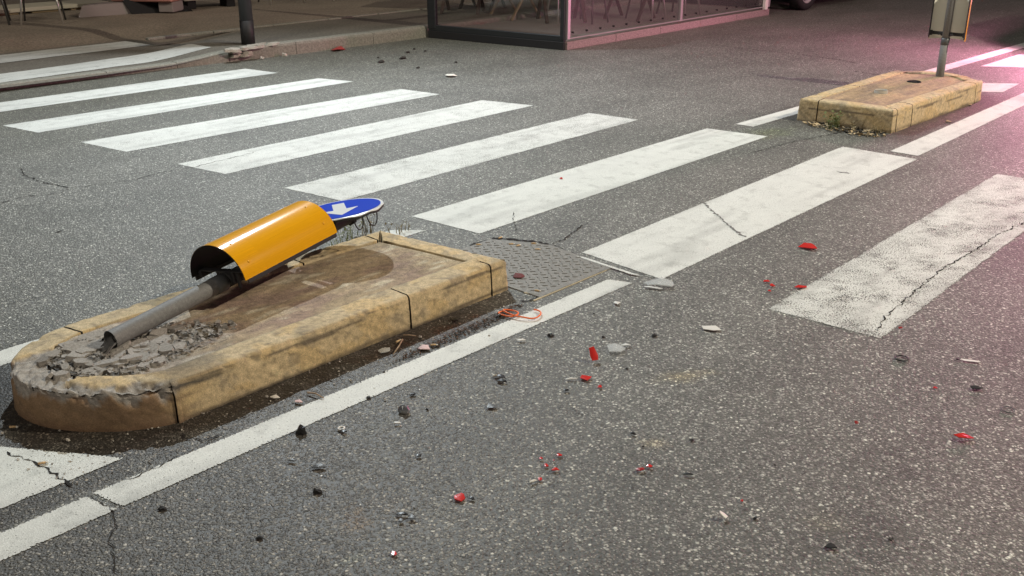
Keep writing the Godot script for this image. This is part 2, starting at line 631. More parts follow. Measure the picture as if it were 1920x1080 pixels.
func sheet(called: String, xs: PackedFloat32Array, zs: PackedFloat32Array, height: Callable, colour: Callable, tile: float, m: Material, parent: Node = null) -> MeshInstance3D:
	var v := PackedVector3Array()
	var n := PackedVector3Array()
	var c := PackedColorArray()
	var uv := PackedVector2Array()
	var ix := PackedInt32Array()
	var w := zs.size()
	for x in xs:
		for z in zs:
			var y: float = height.call(x, z)
			v.append(Vector3(x, y, z))
			var hx: float = height.call(x + 0.02, z)
			var hz: float = height.call(x, z + 0.02)
			n.append(Vector3(y - hx, 0.02, y - hz).normalized())
			c.append(colour.call(x, z))
			uv.append(Vector2(x, z) / tile)
	for i in xs.size() - 1:
		for j in w - 1:
			var a := i * w + j
			ix.append_array([a, a + w, a + w + 1, a, a + w + 1, a + 1])
	var arr := []
	arr.resize(Mesh.ARRAY_MAX)
	arr[Mesh.ARRAY_VERTEX] = v
	arr[Mesh.ARRAY_NORMAL] = n
	arr[Mesh.ARRAY_COLOR] = c
	arr[Mesh.ARRAY_TEX_UV] = uv
	arr[Mesh.ARRAY_INDEX] = ix
	var am := ArrayMesh.new()
	am.add_surface_from_arrays(Mesh.PRIMITIVE_TRIANGLES, arr)
	var o := MeshInstance3D.new()
	o.mesh = am
	o.material_override = m
	if parent:
		o.name = called
		parent.add_child(o, true)
	else:
		o.name = numbered(called)
		add_child(o)
	return o


# a painted marking: a thin sheet over the quad a b c d, with crumbling edges and worn spots
func paint(parent: Node, called: String, q: Array, wear: float, height = null, lift := 0.0022) -> MeshInstance3D:
	var a: Vector2 = q[0]
	var b: Vector2 = q[1]
	var d: Vector2 = q[3]
	var cc: Vector2 = q[2]
	var lu := a.distance_to(b)
	var lv := a.distance_to(d)
	var axis := func(l: float) -> PackedFloat32Array:
		var e := PackedFloat32Array([0.0, 0.006, 0.014])
		var n := int(ceil((l - 0.028) / 0.03))
		for k in range(1, n):
			e.append(0.014 + (l - 0.028) * k / n)
		e.append_array([l - 0.014, l - 0.006, l])
		return e
	var us: PackedFloat32Array = axis.call(lu)
	var vs: PackedFloat32Array = axis.call(lv)
	var v := PackedVector3Array()
	var n := PackedVector3Array()
	var c := PackedColorArray()
	var uv := PackedVector2Array()
	var ix := PackedInt32Array()
	for u in us:
		for w in vs:
			var s := u / lu
			var t := w / lv
			var p := a.lerp(b, s).lerp(d.lerp(cc, s), t)
			var e := minf(minf(u, lu - u), minf(w, lv - w))
			var y := lift
			if height != null:
				y += height.call(p.x, p.y)
			v.append(Vector3(p.x, y, p.y))
			n.append(Vector3.UP)
			var g := 0.95 - 0.16 * smoothstep(0.05, 0.45, fine.get_noise_2d(p.x * 0.22 + 3.0, p.y * 2.2)) + 0.06 * broad.get_noise_2d(p.x * 2.0, p.y * 2.0 + 9.0) + 0.05 * fine.get_noise_2d(p.x * 3.0, p.y * 3.0)
			var al := 1.0 - wear * (0.85 + 0.55 * fine.get_noise_2d(p.x * 1.5 + 7.0, p.y * 1.5) + 0.4 * grit.get_noise_2d(p.x, p.y))
			if e < 0.002:
				al *= 0.52
			elif e < 0.008:
				al *= 0.85 + 0.25 * grit.get_noise_2d(p.x * 2.0, p.y * 2.0)
			c.append(Color(g, g, g, clampf(al, 0.0, 1.0)))
			uv.append(p / 1.5)
	var w2 := vs.size()
	for i in us.size() - 1:
		for j in w2 - 1:
			var k := i * w2 + j
			ix.append_array([k, k + w2, k + w2 + 1, k, k + w2 + 1, k + 1])
	var arr := []
	arr.resize(Mesh.ARRAY_MAX)
	arr[Mesh.ARRAY_VERTEX] = v
	arr[Mesh.ARRAY_NORMAL] = n
	arr[Mesh.ARRAY_COLOR] = c
	arr[Mesh.ARRAY_TEX_UV] = uv
	arr[Mesh.ARRAY_INDEX] = ix
	var am := ArrayMesh.new()
	am.add_surface_from_arrays(Mesh.PRIMITIVE_TRIANGLES, arr)
	var o := MeshInstance3D.new()
	o.mesh = am
	o.material_override = M.road_paint
	o.name = called
	var k := 1
	while parent.has_node(NodePath(o.name)):
		o.name = "%s_%03d" % [called, k]
		k += 1
	parent.add_child(o)
	return o


# an open crack: a ragged dark ribbon through points on the ground
func crack(parent: Node, pts: Array, width: float, lift := 0.003, m: Material = null, called := "crack") -> void:
	var st := begin()
	var prev := []
	var tot := 0
	for k in pts.size() - 1:
		var a: Vector2 = pts[k]
		var b: Vector2 = pts[k + 1]
		var n := maxi(2, int(a.distance_to(b) / 0.015))
		for j in range(0 if k == 0 else 1, n + 1):
			var p := a.lerp(b, float(j) / n)
			var o := (b - a).orthogonal().normalized()
			p += o * (0.016 * fine.get_noise_2d(p.x * 6.0, p.y * 6.0) + 0.010 * grit.get_noise_2d(p.x * 1.2, p.y * 1.2))
			var w := width * clampf(0.55 + 1.3 * grit.get_noise_2d(p.x * 2.0 + 5.0, p.y * 2.0), 0.08, 1.4)
			if (k == 0 and j == 0) or (k == pts.size() - 2 and j == n):
				w *= 0.1
			var cur := [Vector3(p.x + o.x * w / 2, lift, p.y + o.y * w / 2), Vector3(p.x - o.x * w / 2, lift, p.y - o.y * w / 2)]
			if prev.size():
				quad(st, prev[0], prev[1], cur[1], cur[0], Vector3(p.x, -5, p.y))
			prev = cur
			tot += 1
	commit(st, called, m if m else M.crack, parent)


func pave_h(x: float, z: float) -> float:
	var s := smoothstep(-9.7, -10.2, z)
	var k := maxf(smoothstep(lerpf(4.9, 5.7, s), lerpf(6.1, 6.9, s), x), smoothstep(-10.95, -11.6, z))
	return lerpf(0.035, 0.12, k)


func build_ground() -> void:
	var flat := func(_x: float, _z: float) -> float: return 0.0
	var g := sheet("ground", PackedFloat32Array([-150, -40, 0, 40, 150]), PackedFloat32Array([-150, -40, 0, 40, 150]), func(_x: float, _z: float) -> float: return -0.02, func(_x: float, _z: float) -> Color: return Color(0.4, 0.4, 0.4), 3.0, M.asphalt)
	g.set_meta("kind", "structure")
	var road := sheet("road", lines([[-3.0, 0.15], [0.6, 0.03], [4.6, 0.06], [10.0, 0.15], [30.0, 1]]), lines([[-9.2, 0.1], [-4.0, 0.03], [-1.0, 0.08], [3.0, 1]]), flat, road_colour, 3.0, M.asphalt)
	road.set_meta("kind", "structure")
	# the zebra crossing
	var stripes := [
		[Vector2(2.56, -8.57), Vector2(5.521, -8.508), Vector2(5.591, -8.068), Vector2(2.50, -8.19), 0.10],
		[Vector2(2.865, -7.659), Vector2(5.666, -7.554), Vector2(5.780, -7.182), Vector2(2.940, -7.228), 0.16],
		[Vector2(3.005, -6.733), Vector2(5.819, -6.594), Vector2(5.878, -6.163), Vector2(3.081, -6.234), 0.22],
		[Vector2(3.138, -5.708), Vector2(5.928, -5.728), Vector2(6.053, -5.262), Vector2(3.204, -5.266), 0.24],
		[Vector2(3.262, -4.756), Vector2(6.120, -4.756), Vector2(6.172, -4.324), Vector2(3.323, -4.291), 0.29],
		[Vector2(3.393, -3.806), Vector2(6.263, -3.790), Vector2(6.333, -3.335), Vector2(3.427, -3.334), 0.07],
		[Vector2(3.551, -2.783), Vector2(6.399, -2.817), Vector2(6.398, -2.304), Vector2(3.509, -2.296), 0.15],
		[Vector2(3.520, -1.787), Vector2(6.370, -1.812), Vector2(6.397, -1.335), Vector2(3.547, -1.310), 0.37],
	]
	for s in stripes:
		var z := paint(road, "zebra_stripe", [s[0], s[1], s[2], s[3]], s[4])
		if s[4] > 0.3:
			z.set_meta("label", "worn zebra stripe with a long crack, nearest on the right")
	# edge lines beside the islands
	paint(road, "edge_line", [Vector2(-2.8, -2.535), Vector2(0.985, -2.533), Vector2(1.015, -2.405), Vector2(-2.8, -2.415)], 0.10)
	paint(road, "edge_line", [Vector2(1.005, -2.535), Vector2(3.354, -2.476), Vector2(3.392, -2.367), Vector2(1.03, -2.405)], 0.10)
	paint(road, "edge_line", [Vector2(-2.8, -3.70), Vector2(3.17, -3.71), Vector2(3.29, -3.575), Vector2(-2.8, -3.565)], 0.12)
	paint(road, "edge_line", [Vector2(6.527, -3.713), Vector2(14.0, -3.46), Vector2(14.0, -3.32), Vector2(6.539, -3.566)], 0.08)
	paint(road, "edge_line", [Vector2(6.484, -2.526), Vector2(14.0, -2.56), Vector2(14.0, -2.41), Vector2(6.483, -2.334)], 0.12)
	# hatched noses before and behind the islands
	paint(road, "hatch_bar", [Vector2(0.935, -3.0), Vector2(1.165, -2.645), Vector2(-0.6, -2.645), Vector2(-0.9, -3.0)], 0.12)
	paint(road, "hatch_bar", [Vector2(9.02, -2.89), Vector2(9.50, -2.985), Vector2(9.71, -2.70), Vector2(9.17, -2.675)], 0.14)
	paint(road, "hatch_bar", [Vector2(10.45, -3.30), Vector2(11.5, -3.27), Vector2(12.0, -2.75), Vector2(10.66, -2.95)], 0.12)
	paint(road, "plate_paint", [Vector2(3.486, -2.777), Vector2(3.502, -2.726), Vector2(3.479, -2.378), Vector2(3.459, -2.430)], 0.2, null, 0.0062)
	# cracks
	var C := [
		[[Vector2(0.932, -2.943), Vector2(0.976, -2.803), Vector2(0.983, -2.644), Vector2(0.980, -2.605)], 0.013],
		[[Vector2(0.997, -2.542), Vector2(0.998, -2.465), Vector2(1.004, -2.401), Vector2(0.938, -2.289), Vector2(0.874, -2.134)], 0.006],
		[[Vector2(1.359, -2.718), Vector2(1.348, -2.619), Vector2(1.377, -2.558), Vector2(1.451, -2.555)], 0.009],
		[[Vector2(1.446, -2.547), Vector2(1.264, -2.523), Vector2(1.110, -2.525), Vector2(1.076, -2.541)], 0.006],
		[[Vector2(3.258, -3.242), Vector2(3.333, -3.243), Vector2(3.451, -3.210), Vector2(3.509, -3.085), Vector2(3.543, -2.976)], 0.035],
		[[Vector2(3.546, -2.962), Vector2(3.692, -2.981), Vector2(3.913, -3.045), Vector2(3.946, -3.022)], 0.011],
		[[Vector2(3.546, -2.962), Vector2(3.523, -2.859), Vector2(3.509, -2.718)], 0.012],
		[[Vector2(3.544, -3.194), Vector2(3.783, -3.433), Vector2(3.830, -3.467)], 0.007],
		[[Vector2(2.887, -2.602), Vector2(2.953, -2.564), Vector2(3.029, -2.570)], 0.015],
		[[Vector2(3.601, -1.362), Vector2(3.791, -1.389), Vector2(4.085, -1.409), Vector2(4.434, -1.428), Vector2(4.926, -1.409), Vector2(5.164, -1.412), Vector2(5.503, -1.363)], 0.012],
		[[Vector2(2.441, -6.339), Vector2(2.370, -6.137), Vector2(2.387, -5.888), Vector2(2.429, -5.672)], 0.016],
		[[Vector2(2.429, -5.672), Vector2(2.592, -5.611), Vector2(2.766, -5.559), Vector2(2.961, -5.597), Vector2(3.154, -5.554), Vector2(3.399, -5.581), Vector2(3.651, -5.597)], 0.010],
		[[Vector2(2.030, -5.653), Vector2(2.192, -5.690), Vector2(2.333, -5.599), Vector2(2.429, -5.672)], 0.010],
		[[Vector2(2.043, -5.548), Vector2(2.154, -5.471), Vector2(2.240, -5.497)], 0.008],
		[[Vector2(1.992, -4.925), Vector2(2.063, -4.948)], 0.012],
		[[Vector2(1.834, -4.808), Vector2(1.884, -4.776)], 0.010],
		[[Vector2(1.411, -4.148), Vector2(1.539, -4.137), Vector2(1.679, -4.092)], 0.008],
		[[Vector2(9.943, -4.958), Vector2(9.903, -4.524), Vector2(9.797, -4.237)], 0.025],
		[[Vector2(9.332, -4.089), Vector2(9.295, -3.863), Vector2(9.492, -3.690)], 0.025],
		[[Vector2(9.951, -5.996), Vector2(9.939, -5.587), Vector2(9.943, -4.958)], 0.014],
		[[Vector2(5.833, -3.176), Vector2(6.258, -3.132), Vector2(6.697, -3.034), Vector2(6.945, -2.989)], 0.012],
	]
	for e in C:
		crack(road, e[0], e[1] * 0.75, 0.0036)
	crack(road, [Vector2(4.640, -2.798), Vector2(4.475, -2.589), Vector2(4.334, -2.425), Vector2(4.272, -2.319)], 0.020, 0.0036, M.scuff, "tyre_scuff")
	crack(road, [Vector2(5.762, -2.554), Vector2(5.772, -2.469)], 0.02, 0.0036, M.scuff, "tyre_scuff")
	# pavement on the far side
	var pave := sheet("pavement", lines([[-6.0, 0.25], [4.0, 0.08], [7.0, 0.25], [24.0, 1]]), lines([[-24.0, 0.4], [-12.0, 0.12], [-9.0, 1]]), func(x: float, z: float) -> float: return pave_h(x, z) + 0.004 * broad.get_noise_2d(x, z), func(x: float, z: float) -> Color:
		var v := 1.0 + 0.2 * broad.get_noise_2d(x, z) + 0.14 * fine.get_noise_2d(x, z * 2.0)
		var asph := 1.0 if (z > -10.30 if x > 5.7 else z > -10.93) else 0.0
		var c := Color(0.49, 0.44, 0.385) if asph < 0.5 else Color(0.30, 0.295, 0.27)
		return c * v, 0.9, M.paving)
	pave.set_meta("kind", "structure")
	var ph := func(x: float, z: float) -> float: return pave_h(x, z) + 0.004 * broad.get_noise_2d(x, z)
	paint(pave, "zebra_stripe", [Vector2(2.7, -9.62), Vector2(5.697, -9.902), Vector2(5.712, -9.380), Vector2(2.6, -9.20)], 0.10, ph, 0.004)
	paint(pave, "zebra_stripe", [Vector2(2.9, -10.86), Vector2(5.567, -10.907), Vector2(5.608, -10.424), Vector2(2.8, -10.30)], 0.12, ph, 0.004)
	# narrow stone strip between the asphalt margin and the paving
	var strip := begin()
	for k in 14:
		box(strip, Vector3(5.9 + k * 0.8, 0.118, -10.31 + 0.012 * k), Vector3(0.79, 0.03, 0.07), Basis.IDENTITY, 0.006)
	commit(strip, "stone_strip", M.grey_kerb, pave)
	# brown paving setts laid in rows behind it, as far as they can be told apart
	build_kerb()


func build_kerb() -> void:
	var k := Node3D.new()
	k.name = "kerb"
	k.set_meta("kind", "structure")
	add_child(k)
	var line := [Vector2(-6, -9.30), Vector2(0.4, -9.22), Vector2(1.4, -9.18), Vector2(2.4, -9.13), Vector2(3.44, -9.094), Vector2(4.40, -9.055), Vector2(5.10, -9.02), Vector2(5.66, -8.985), Vector2(6.42, -8.90), Vector2(7.45, -8.87), Vector2(8.40, -8.84), Vector2(9.4, -8.83), Vector2(10.4, -8.83), Vector2(14, -8.83), Vector2(24, -8.83)]
	for i in line.size() - 1:
		var a: Vector2 = line[i]
		var b: Vector2 = line[i + 1]
		var st := begin()
		var n := 6
		var d := (b - a).normalized()
		var back := Vector2(d.y, -d.x)
		if back.y > 0:
			back = -back
		a += d * 0.003
		b -= d * 0.003
		var prof := []
		for j in n + 1:
			var p := a.lerp(b, float(j) / n)
			var h := pave_h(p.x, -9.2) + 0.012 + 0.004 * fine.get_noise_2d(p.x * 3.0, 1.0)
			var r := minf(0.03, h * 0.45)
			var f := func(o: float, y: float) -> Vector3: return Vector3(p.x + back.x * o, y, p.y + back.y * o)
			prof.append([f.call(0.0, -0.03), f.call(0.006, h - r), f.call(0.3 * r + 0.004, h - 0.3 * r), f.call(r + 0.006, h), f.call(0.125, h), f.call(0.125, -0.03)])
		for j in n:
			for e in 5:
				var mid := Vector3.ZERO
				for q in prof[j]:
					mid += q / 6.0
				quad(st, prof[j][e], prof[j + 1][e], prof[j + 1][e + 1], prof[j][e + 1], mid)
		for j in [0, n]:
			for e in range(1, 5):
				tri(st, prof[j][0], prof[j][e], prof[j][e + 1], (prof[0][0] + prof[n][4]) / 2.0)
		commit(st, "kerb_stone", M.grey_kerb, k)


# ---------------------------------------------------------------- traffic islands
func stone_colour(p: Vector3, face: float, damaged: bool) -> Color:
	var v := 1.0 + 0.12 * broad.get_noise_2d(p.x * 2.0 + p.y * 9.0, p.z * 2.0) + 0.12 * fine.get_noise_2d(p.x * 2.0, p.z * 2.0 + p.y * 7.0) + 0.10 * grit.get_noise_2d(p.x * 1.3 + p.y * 2.0, p.z * 1.3 + p.y * 2.0)
	var c := Color(0.92, 0.72, 0.43) * v
	if face > 0.5: # upper side, walked on and greyer
		c = Color(0.82, 0.66, 0.41) * v
	var along := p.x + p.z
	# yellow limewash left in drifts over paler stone
	var w := smoothstep(0.02, 0.16, fine.get_noise_2d(p.x * 0.9 + 4.0, p.z * 0.9 + p.y * 1.5))
	c = c.lerp(Color(0.91, 0.65, 0.30) * v, w * 0.5)
	# flakes where the surface has come off, with hard edges
	var fl := smoothstep(0.30, 0.36, fine.get_noise_2d(p.x * 2.6 + 50.0, p.z * 2.6 + p.y * 3.2))
	c = c.lerp(Color(0.42, 0.35, 0.25) * v, fl * 0.5)
	var fg := smoothstep(0.34, 0.40, grit.get_noise_2d(p.x * 1.1 + 20.0, p.z * 1.1 + p.y * 1.6))
	c = c.lerp(Color(0.20, 0.16, 0.11), fg * 0.35)
	# black scrapes drawn out along the upper edge where tyres have climbed it
	var g := fine.get_noise_2d(along * 0.55 + 31.0, p.y * 16.0)
	var band := clampf(1.0 - absf(p.y - 0.112) / 0.035, 0.0, 1.0)
	c = c.lerp(Color(0.16, 0.125, 0.095), smoothstep(0.10, 0.20, g * band + 0.05 * grit.get_noise_2d(along * 2.0, p.y * 30.0)) * 0.75)
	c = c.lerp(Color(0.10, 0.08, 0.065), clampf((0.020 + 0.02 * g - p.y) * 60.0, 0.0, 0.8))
	if damaged:
		var nose := clampf((1.46 - p.x + 0.05 * g) * 9.0, 0.0, 1.0)
		c = c.lerp(Color(0.33, 0.20, 0.115) * v, nose * (1.0 - face) * 0.88)
		var brk := broken(p)
		c = c.lerp(Color(0.50, 0.46, 0.41) * (v + 0.45 * grit.get_noise_2d(p.x * 3.0, p.z * 3.0 + p.y * 3.0)), brk)
		var soot := clampf(1.0 - Vector2((p.x - 1.50) / 0.16, (p.y - 0.12) / 0.05).length() + 0.7 * g, 0.0, 1.0) * (1.0 if p.z > -2.9 else 0.0)
		c = c.lerp(Color(0.10, 0.095, 0.085), soot * 0.85)
	return c


# how far the stone at a point of the near nose is broken away to bare grey concrete
func broken(p: Vector3) -> float:
	var along := clampf((1.42 - p.x + 0.03 * fine.get_noise_2d(p.x * 3.0, p.z * 3.0)) * 25.0, 0.0, 1.0) * (1.0 if p.z > -3.28 else 0.0)
	var low := 0.090 + 0.045 * fine.get_noise_2d(p.x * 3.3 + 3.0, p.z * 3.3)
	var edge := clampf((p.y - low) * 90.0, 0.0, 1.0)
	var g := fine.get_noise_2d(p.x * 2.6 + 11.0, p.z * 2.6)
	var inward := away(near_outline, Vector2(p.x, p.z))
	var in_edge := clampf((0.055 + 0.05 * g + inward) * 60.0, 0.0, 1.0)
	return along * edge * maxf(in_edge, 1.0 if p.z < -3.0 and p.x < 1.25 else 0.0)


func island(root: Node3D, outline: PackedVector2Array, sharp: Array, joints: Array, H: float, damaged: bool, top_colour: Callable, top_height: Callable) -> void:
	# dense outline with inward vectors
	var n := outline.size()
	var area := 0.0
	for k in n:
		area += outline[k].cross(outline[(k + 1) % n])
	var sgn := 1.0 if area > 0 else -1.0
	var pts := []
	var inn := []
	var arc := []
	var room := []
	var total := 0.0
	for k in n:
		var p0 := outline[(k - 1 + n) % n]
		var a := outline[k]
		var b := outline[(k + 1) % n]
		var p3 := outline[(k + 2) % n]
		var L := a.distance_to(b)
		var steps := maxi(1, int(L / 0.010))
		for j in steps:
			var t := float(j) / steps
			var p := a.lerp(b, t)
			var ta := (b - p0).normalized() if not k in sharp else (b - a).normalized()
			var tb := (p3 - a).normalized() if not ((k + 1) % n) in sharp else (b - a).normalized()
			if not (k in sharp) and not (((k + 1) % n) in sharp) and L < 0.5:
				p = a.cubic_interpolate(b, p0, p3, t)
			var tn := ta.lerp(tb, t).normalized() if L < 0.5 else (b - a).normalized()
			var ins := Vector2(-tn.y, tn.x) * sgn
			if j == 0 and k in sharp:
				var e0 := (a - p0).normalized()
				var e1 := (b - a).normalized()
				var n0 := Vector2(-e0.y, e0.x) * sgn
				var n1 := Vector2(-e1.y, e1.x) * sgn
				var m := (n0 + n1).normalized()
				ins = m / maxf(0.3, m.dot(n0))
			pts.append(p)
			inn.append(ins)
			arc.append(total + L * t)
			var free := 1.0
			if k in sharp and j > 0:
				free = minf(free, L * t)
			if ((k + 1) % n) in sharp:
				free = minf(free, L * (1.0 - t))
			room.append(maxf(free, 0.003))
		total += L
	# kerb stones between joints
	var cnt := pts.size()
	var cuts := []
	for q in joints:
		var best := 0
		for i in cnt:
			if pts[i].distance_to(q) < pts[best].distance_to(q):
				best = i
		cuts.append(best)
	cuts.sort()
	var r := 0.018
	var prof := [Vector2(-0.002, -0.02)]
	for j in 13:
		prof.append(Vector2(0.0 + 0.006 * j / 12.0, 0.004 + (H - r - 0.004) * j / 12.0))
	for j in range(1, 5):
		var t := j / 5.0 * PI / 2.0
		prof.append(Vector2(0.006 + r - r * cos(t), H - r + r * sin(t)))
	for j in 9:
		prof.append(Vector2(0.006 + r + (0.117 - r - 0.006) * j / 8.0, H))
	prof.append(Vector2(0.117, -0.02))
	for ci in cuts.size():
		var s0: int = cuts[ci]
		var s1: int = cuts[(ci + 1) % cuts.size()]
		if s1 <= s0:
			s1 += cnt
		var st := begin(true)
		var sec := []
		for i in range(s0, s1 + 1):
			var p: Vector2 = pts[i % cnt]
			var ins: Vector2 = inn[i % cnt]
			var tang := Vector2(-ins.y, ins.x).normalized() * -sgn
			if i == s0:
				p += (pts[(i + 1) % cnt] - pts[i % cnt]).normalized() * 0.004
				if i % cnt in [0]:
					p = p
			if i == s1:
				p -= (pts[i % cnt] - pts[(i - 1 + cnt) % cnt]).normalized() * 0.004
			var row := []
			for e in prof.size():
				var o: Vector2 = prof[e]
				var q := p + ins * minf(o.x, room[i % cnt])
				var w := Vector3(q.x, o.y, q.y)
				var bump := 0.0018 * fine.get_noise_2d(w.x * 5.0 + w.y * 9.0, w.z * 5.0) + 0.0012 * grit.get_noise_2d(w.x * 2.0, w.z * 2.0 + w.y * 4.0)
				var chip := 0.0
				if o.y > H - 0.03 and o.x < 0.05:
					chip = maxf(0.0, fine.get_noise_2d(w.x * 2.4 + 90.0, w.z * 2.4) - 0.25) * 0.022
				if damaged:
					var bk := broken(w)
					chip += bk * (0.011 + 0.014 * grit.get_noise_2d(w.x * 1.6, w.z * 1.6 + w.y * 3.0) + 0.010 * fine.get_noise_2d(w.x * 3.0, w.z * 3.0 + w.y * 6.0))
				var out := Vector3(-ins.x, 0, -ins.y) * (1.0 if o.y < H - 0.004 else 0.25) + Vector3(0, 1.0 if o.y > H - r else 0.0, 0)
				if e == 0 or e == prof.size() - 1:
					bump = 0.0
					chip = 0.0
				row.append([w + out * (bump - chip), 1.0 if o.y >= H - 0.004 else 0.0])
			sec.append(row)
		for i in sec.size() - 1:
			for e in prof.size() - 1:
				var f := [sec[i][e], sec[i + 1][e], sec[i + 1][e + 1], sec[i][e + 1]]
				# outward is away from the middle of the section
				var p2: Vector2 = pts[(s0 + i) % cnt] + inn[(s0 + i) % cnt] * 0.05
				var mid := Vector3(p2.x, H * 0.5, p2.y)
				for order in [[0, 1, 2], [0, 2, 3]]:
					var A: Vector3 = f[order[0]][0]
					var B: Vector3 = f[order[1]][0]
					var D: Vector3 = f[order[2]][0]
					var nn := (A - D).cross(A - B)
					var idx: Array = order
					if nn.dot((A + B + D) / 3.0 - mid) < 0.0:
						idx = [order[0], order[2], order[1]]
					for v in idx:
						st.set_color(stone_colour(f[v][0], f[v][1], damaged))
						st.add_vertex(f[v][0])
		st.set_smooth_group(-1)
		for i in [0, sec.size() - 1]:
			var other: Array = sec[1] if i == 0 else sec[sec.size() - 2]
			for e in range(1, prof.size() - 1):
				st.set_color(Color(0.10, 0.08, 0.06))
				tri(st, sec[i][0][0], sec[i][e][0], sec[i][e + 1][0], other[12][0] * 0.5 + other[2][0] * 0.5)
		commit(st, "kerb_stone", M.kerb, root)
	# the filling inside the kerb: a ruled sheet
	var inner := PackedVector2Array()
	for i in cnt:
		if room[i] > 0.13:
			inner.append(pts[i] + inn[i] * 0.121)
	var x0 := 1e9
	var x1 := -1e9
	for p in inner:
		x0 = minf(x0, p.x)
		x1 = maxf(x1, p.x)
	var nx := int((x1 - x0) / 0.012)
	var nz := 54
	var v := PackedVector3Array()
	var nm := PackedVector3Array()
	var cl := PackedColorArray()
	var ix := PackedInt32Array()
	for i in nx + 1:
		var x := x0 + (x1 - x0) * (0.002 + 0.996 * i / nx)
		var lo := 1e9
		var hi := -1e9
		for k in inner.size():
			var a := inner[k]
			var b := inner[(k + 1) % inner.size()]
			if (a.x - x) * (b.x - x) <= 0.0 and absf(a.x - b.x) > 1e-7:
				var z := a.y + (b.y - a.y) * (x - a.x) / (b.x - a.x)
				lo = minf(lo, z)
				hi = maxf(hi, z)
		if hi < lo:
			lo = -3.08
			hi = -3.08
		for j in nz + 1:
			var z := lerpf(lo, hi, float(j) / nz)
			var y: float = top_height.call(x, z)
			v.append(Vector3(x, y, z))
			var e := 0.006
			nm.append(Vector3(y - top_height.call(x + e, z), e, y - top_height.call(x, z + e)).normalized())
			cl.append(top_colour.call(x, z))
	for i in nx:
		for j in nz:
			var a := i * (nz + 1) + j
			ix.append_array([a, a + nz + 1, a + nz + 2, a, a + nz + 2, a + 1])
	var arr := []
	arr.resize(Mesh.ARRAY_MAX)
	arr[Mesh.ARRAY_VERTEX] = v
	arr[Mesh.ARRAY_NORMAL] = nm
	arr[Mesh.ARRAY_COLOR] = cl
	arr[Mesh.ARRAY_INDEX] = ix
	var am := ArrayMesh.new()
	am.add_surface_from_arrays(Mesh.PRIMITIVE_TRIANGLES, arr)
	var o := MeshInstance3D.new()
	o.mesh = am
	o.material_override = M.concrete
	o.name = "concrete_top"
	root.add_child(o)


func near_height(x: float, z: float) -> float:
	var y := 0.133 + 0.0022 * fine.get_noise_2d(x * 3.0, z * 3.0) + 0.0025 * broad.get_noise_2d(x * 2.0, z * 2.0)
	var d := Vector2((x - 1.40) / 0.26, (z + 3.09) / 0.20).length()
	var k := clampf(1.3 - d, 0.0, 1.0)
	y += k * (0.012 * fine.get_noise_2d(x * 3.0 + 9.0, z * 3.0) + 0.007 * grit.get_noise_2d(x * 2.0, z * 2.0))
	# hollow torn open beside the bent pole
	var h := Vector2((x - 1.64) / 0.10, (z + 3.02) / 0.05).length() + 0.5 * fine.get_noise_2d(x * 4.0, z * 4.0)
	y -= clampf(1.0 - h, 0.0, 1.0) * 0.035
	return y


func near_top(x: float, z: float) -> Color:
	var v := 1.0 + 0.25 * broad.get_noise_2d(x * 2.0, z * 2.0) + 0.25 * fine.get_noise_2d(x * 1.2, z * 4.0)
	var c := Color(0.56, 0.44, 0.28) * v
	# pinkish worn screed with pale trowel streaks
	var s := broad.get_noise_2d(x * 2.2, z * 6.0 + 40.0)
	c = c.lerp(Color(0.42, 0.30, 0.23) * v, clampf(0.5 + s * 1.6 - maxf(0.0, x - 2.2) * 1.2, 0.0, 0.9))
	var st := fine.get_noise_2d(x * 0.9 + 60.0, z * 3.6)
	c = c.lerp(Color(0.85, 0.76, 0.56), clampf((st - 0.22) * 3.5, 0.0, 0.8))
	# grey dust round the torn foot
	var d := Vector2((x - 1.38) / 0.34, (z + 3.07) / 0.24).length()
	c = c.lerp(Color(0.56, 0.52, 0.46) * v, clampf((1.25 - d + 0.5 * st) * 1.5, 0.0, 1.0))
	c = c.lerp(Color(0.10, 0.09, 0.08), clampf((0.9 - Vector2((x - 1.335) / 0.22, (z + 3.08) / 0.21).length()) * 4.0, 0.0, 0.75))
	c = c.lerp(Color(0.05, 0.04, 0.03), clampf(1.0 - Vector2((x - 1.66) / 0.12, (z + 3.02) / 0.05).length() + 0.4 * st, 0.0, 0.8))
	return c


func far_top(x: float, z: float) -> Color:
	var v := 1.0 + 0.2 * broad.get_noise_2d(x * 2.0, z * 3.0) + 0.2 * fine.get_noise_2d(x, z * 3.0)
	var c := Color(0.62, 0.45, 0.27) * v
	c = c.lerp(Color(0.42, 0.31, 0.22) * v, clampf(0.4 + 1.6 * broad.get_noise_2d(x * 1.5, z * 4.0), 0.0, 0.9))
	return c


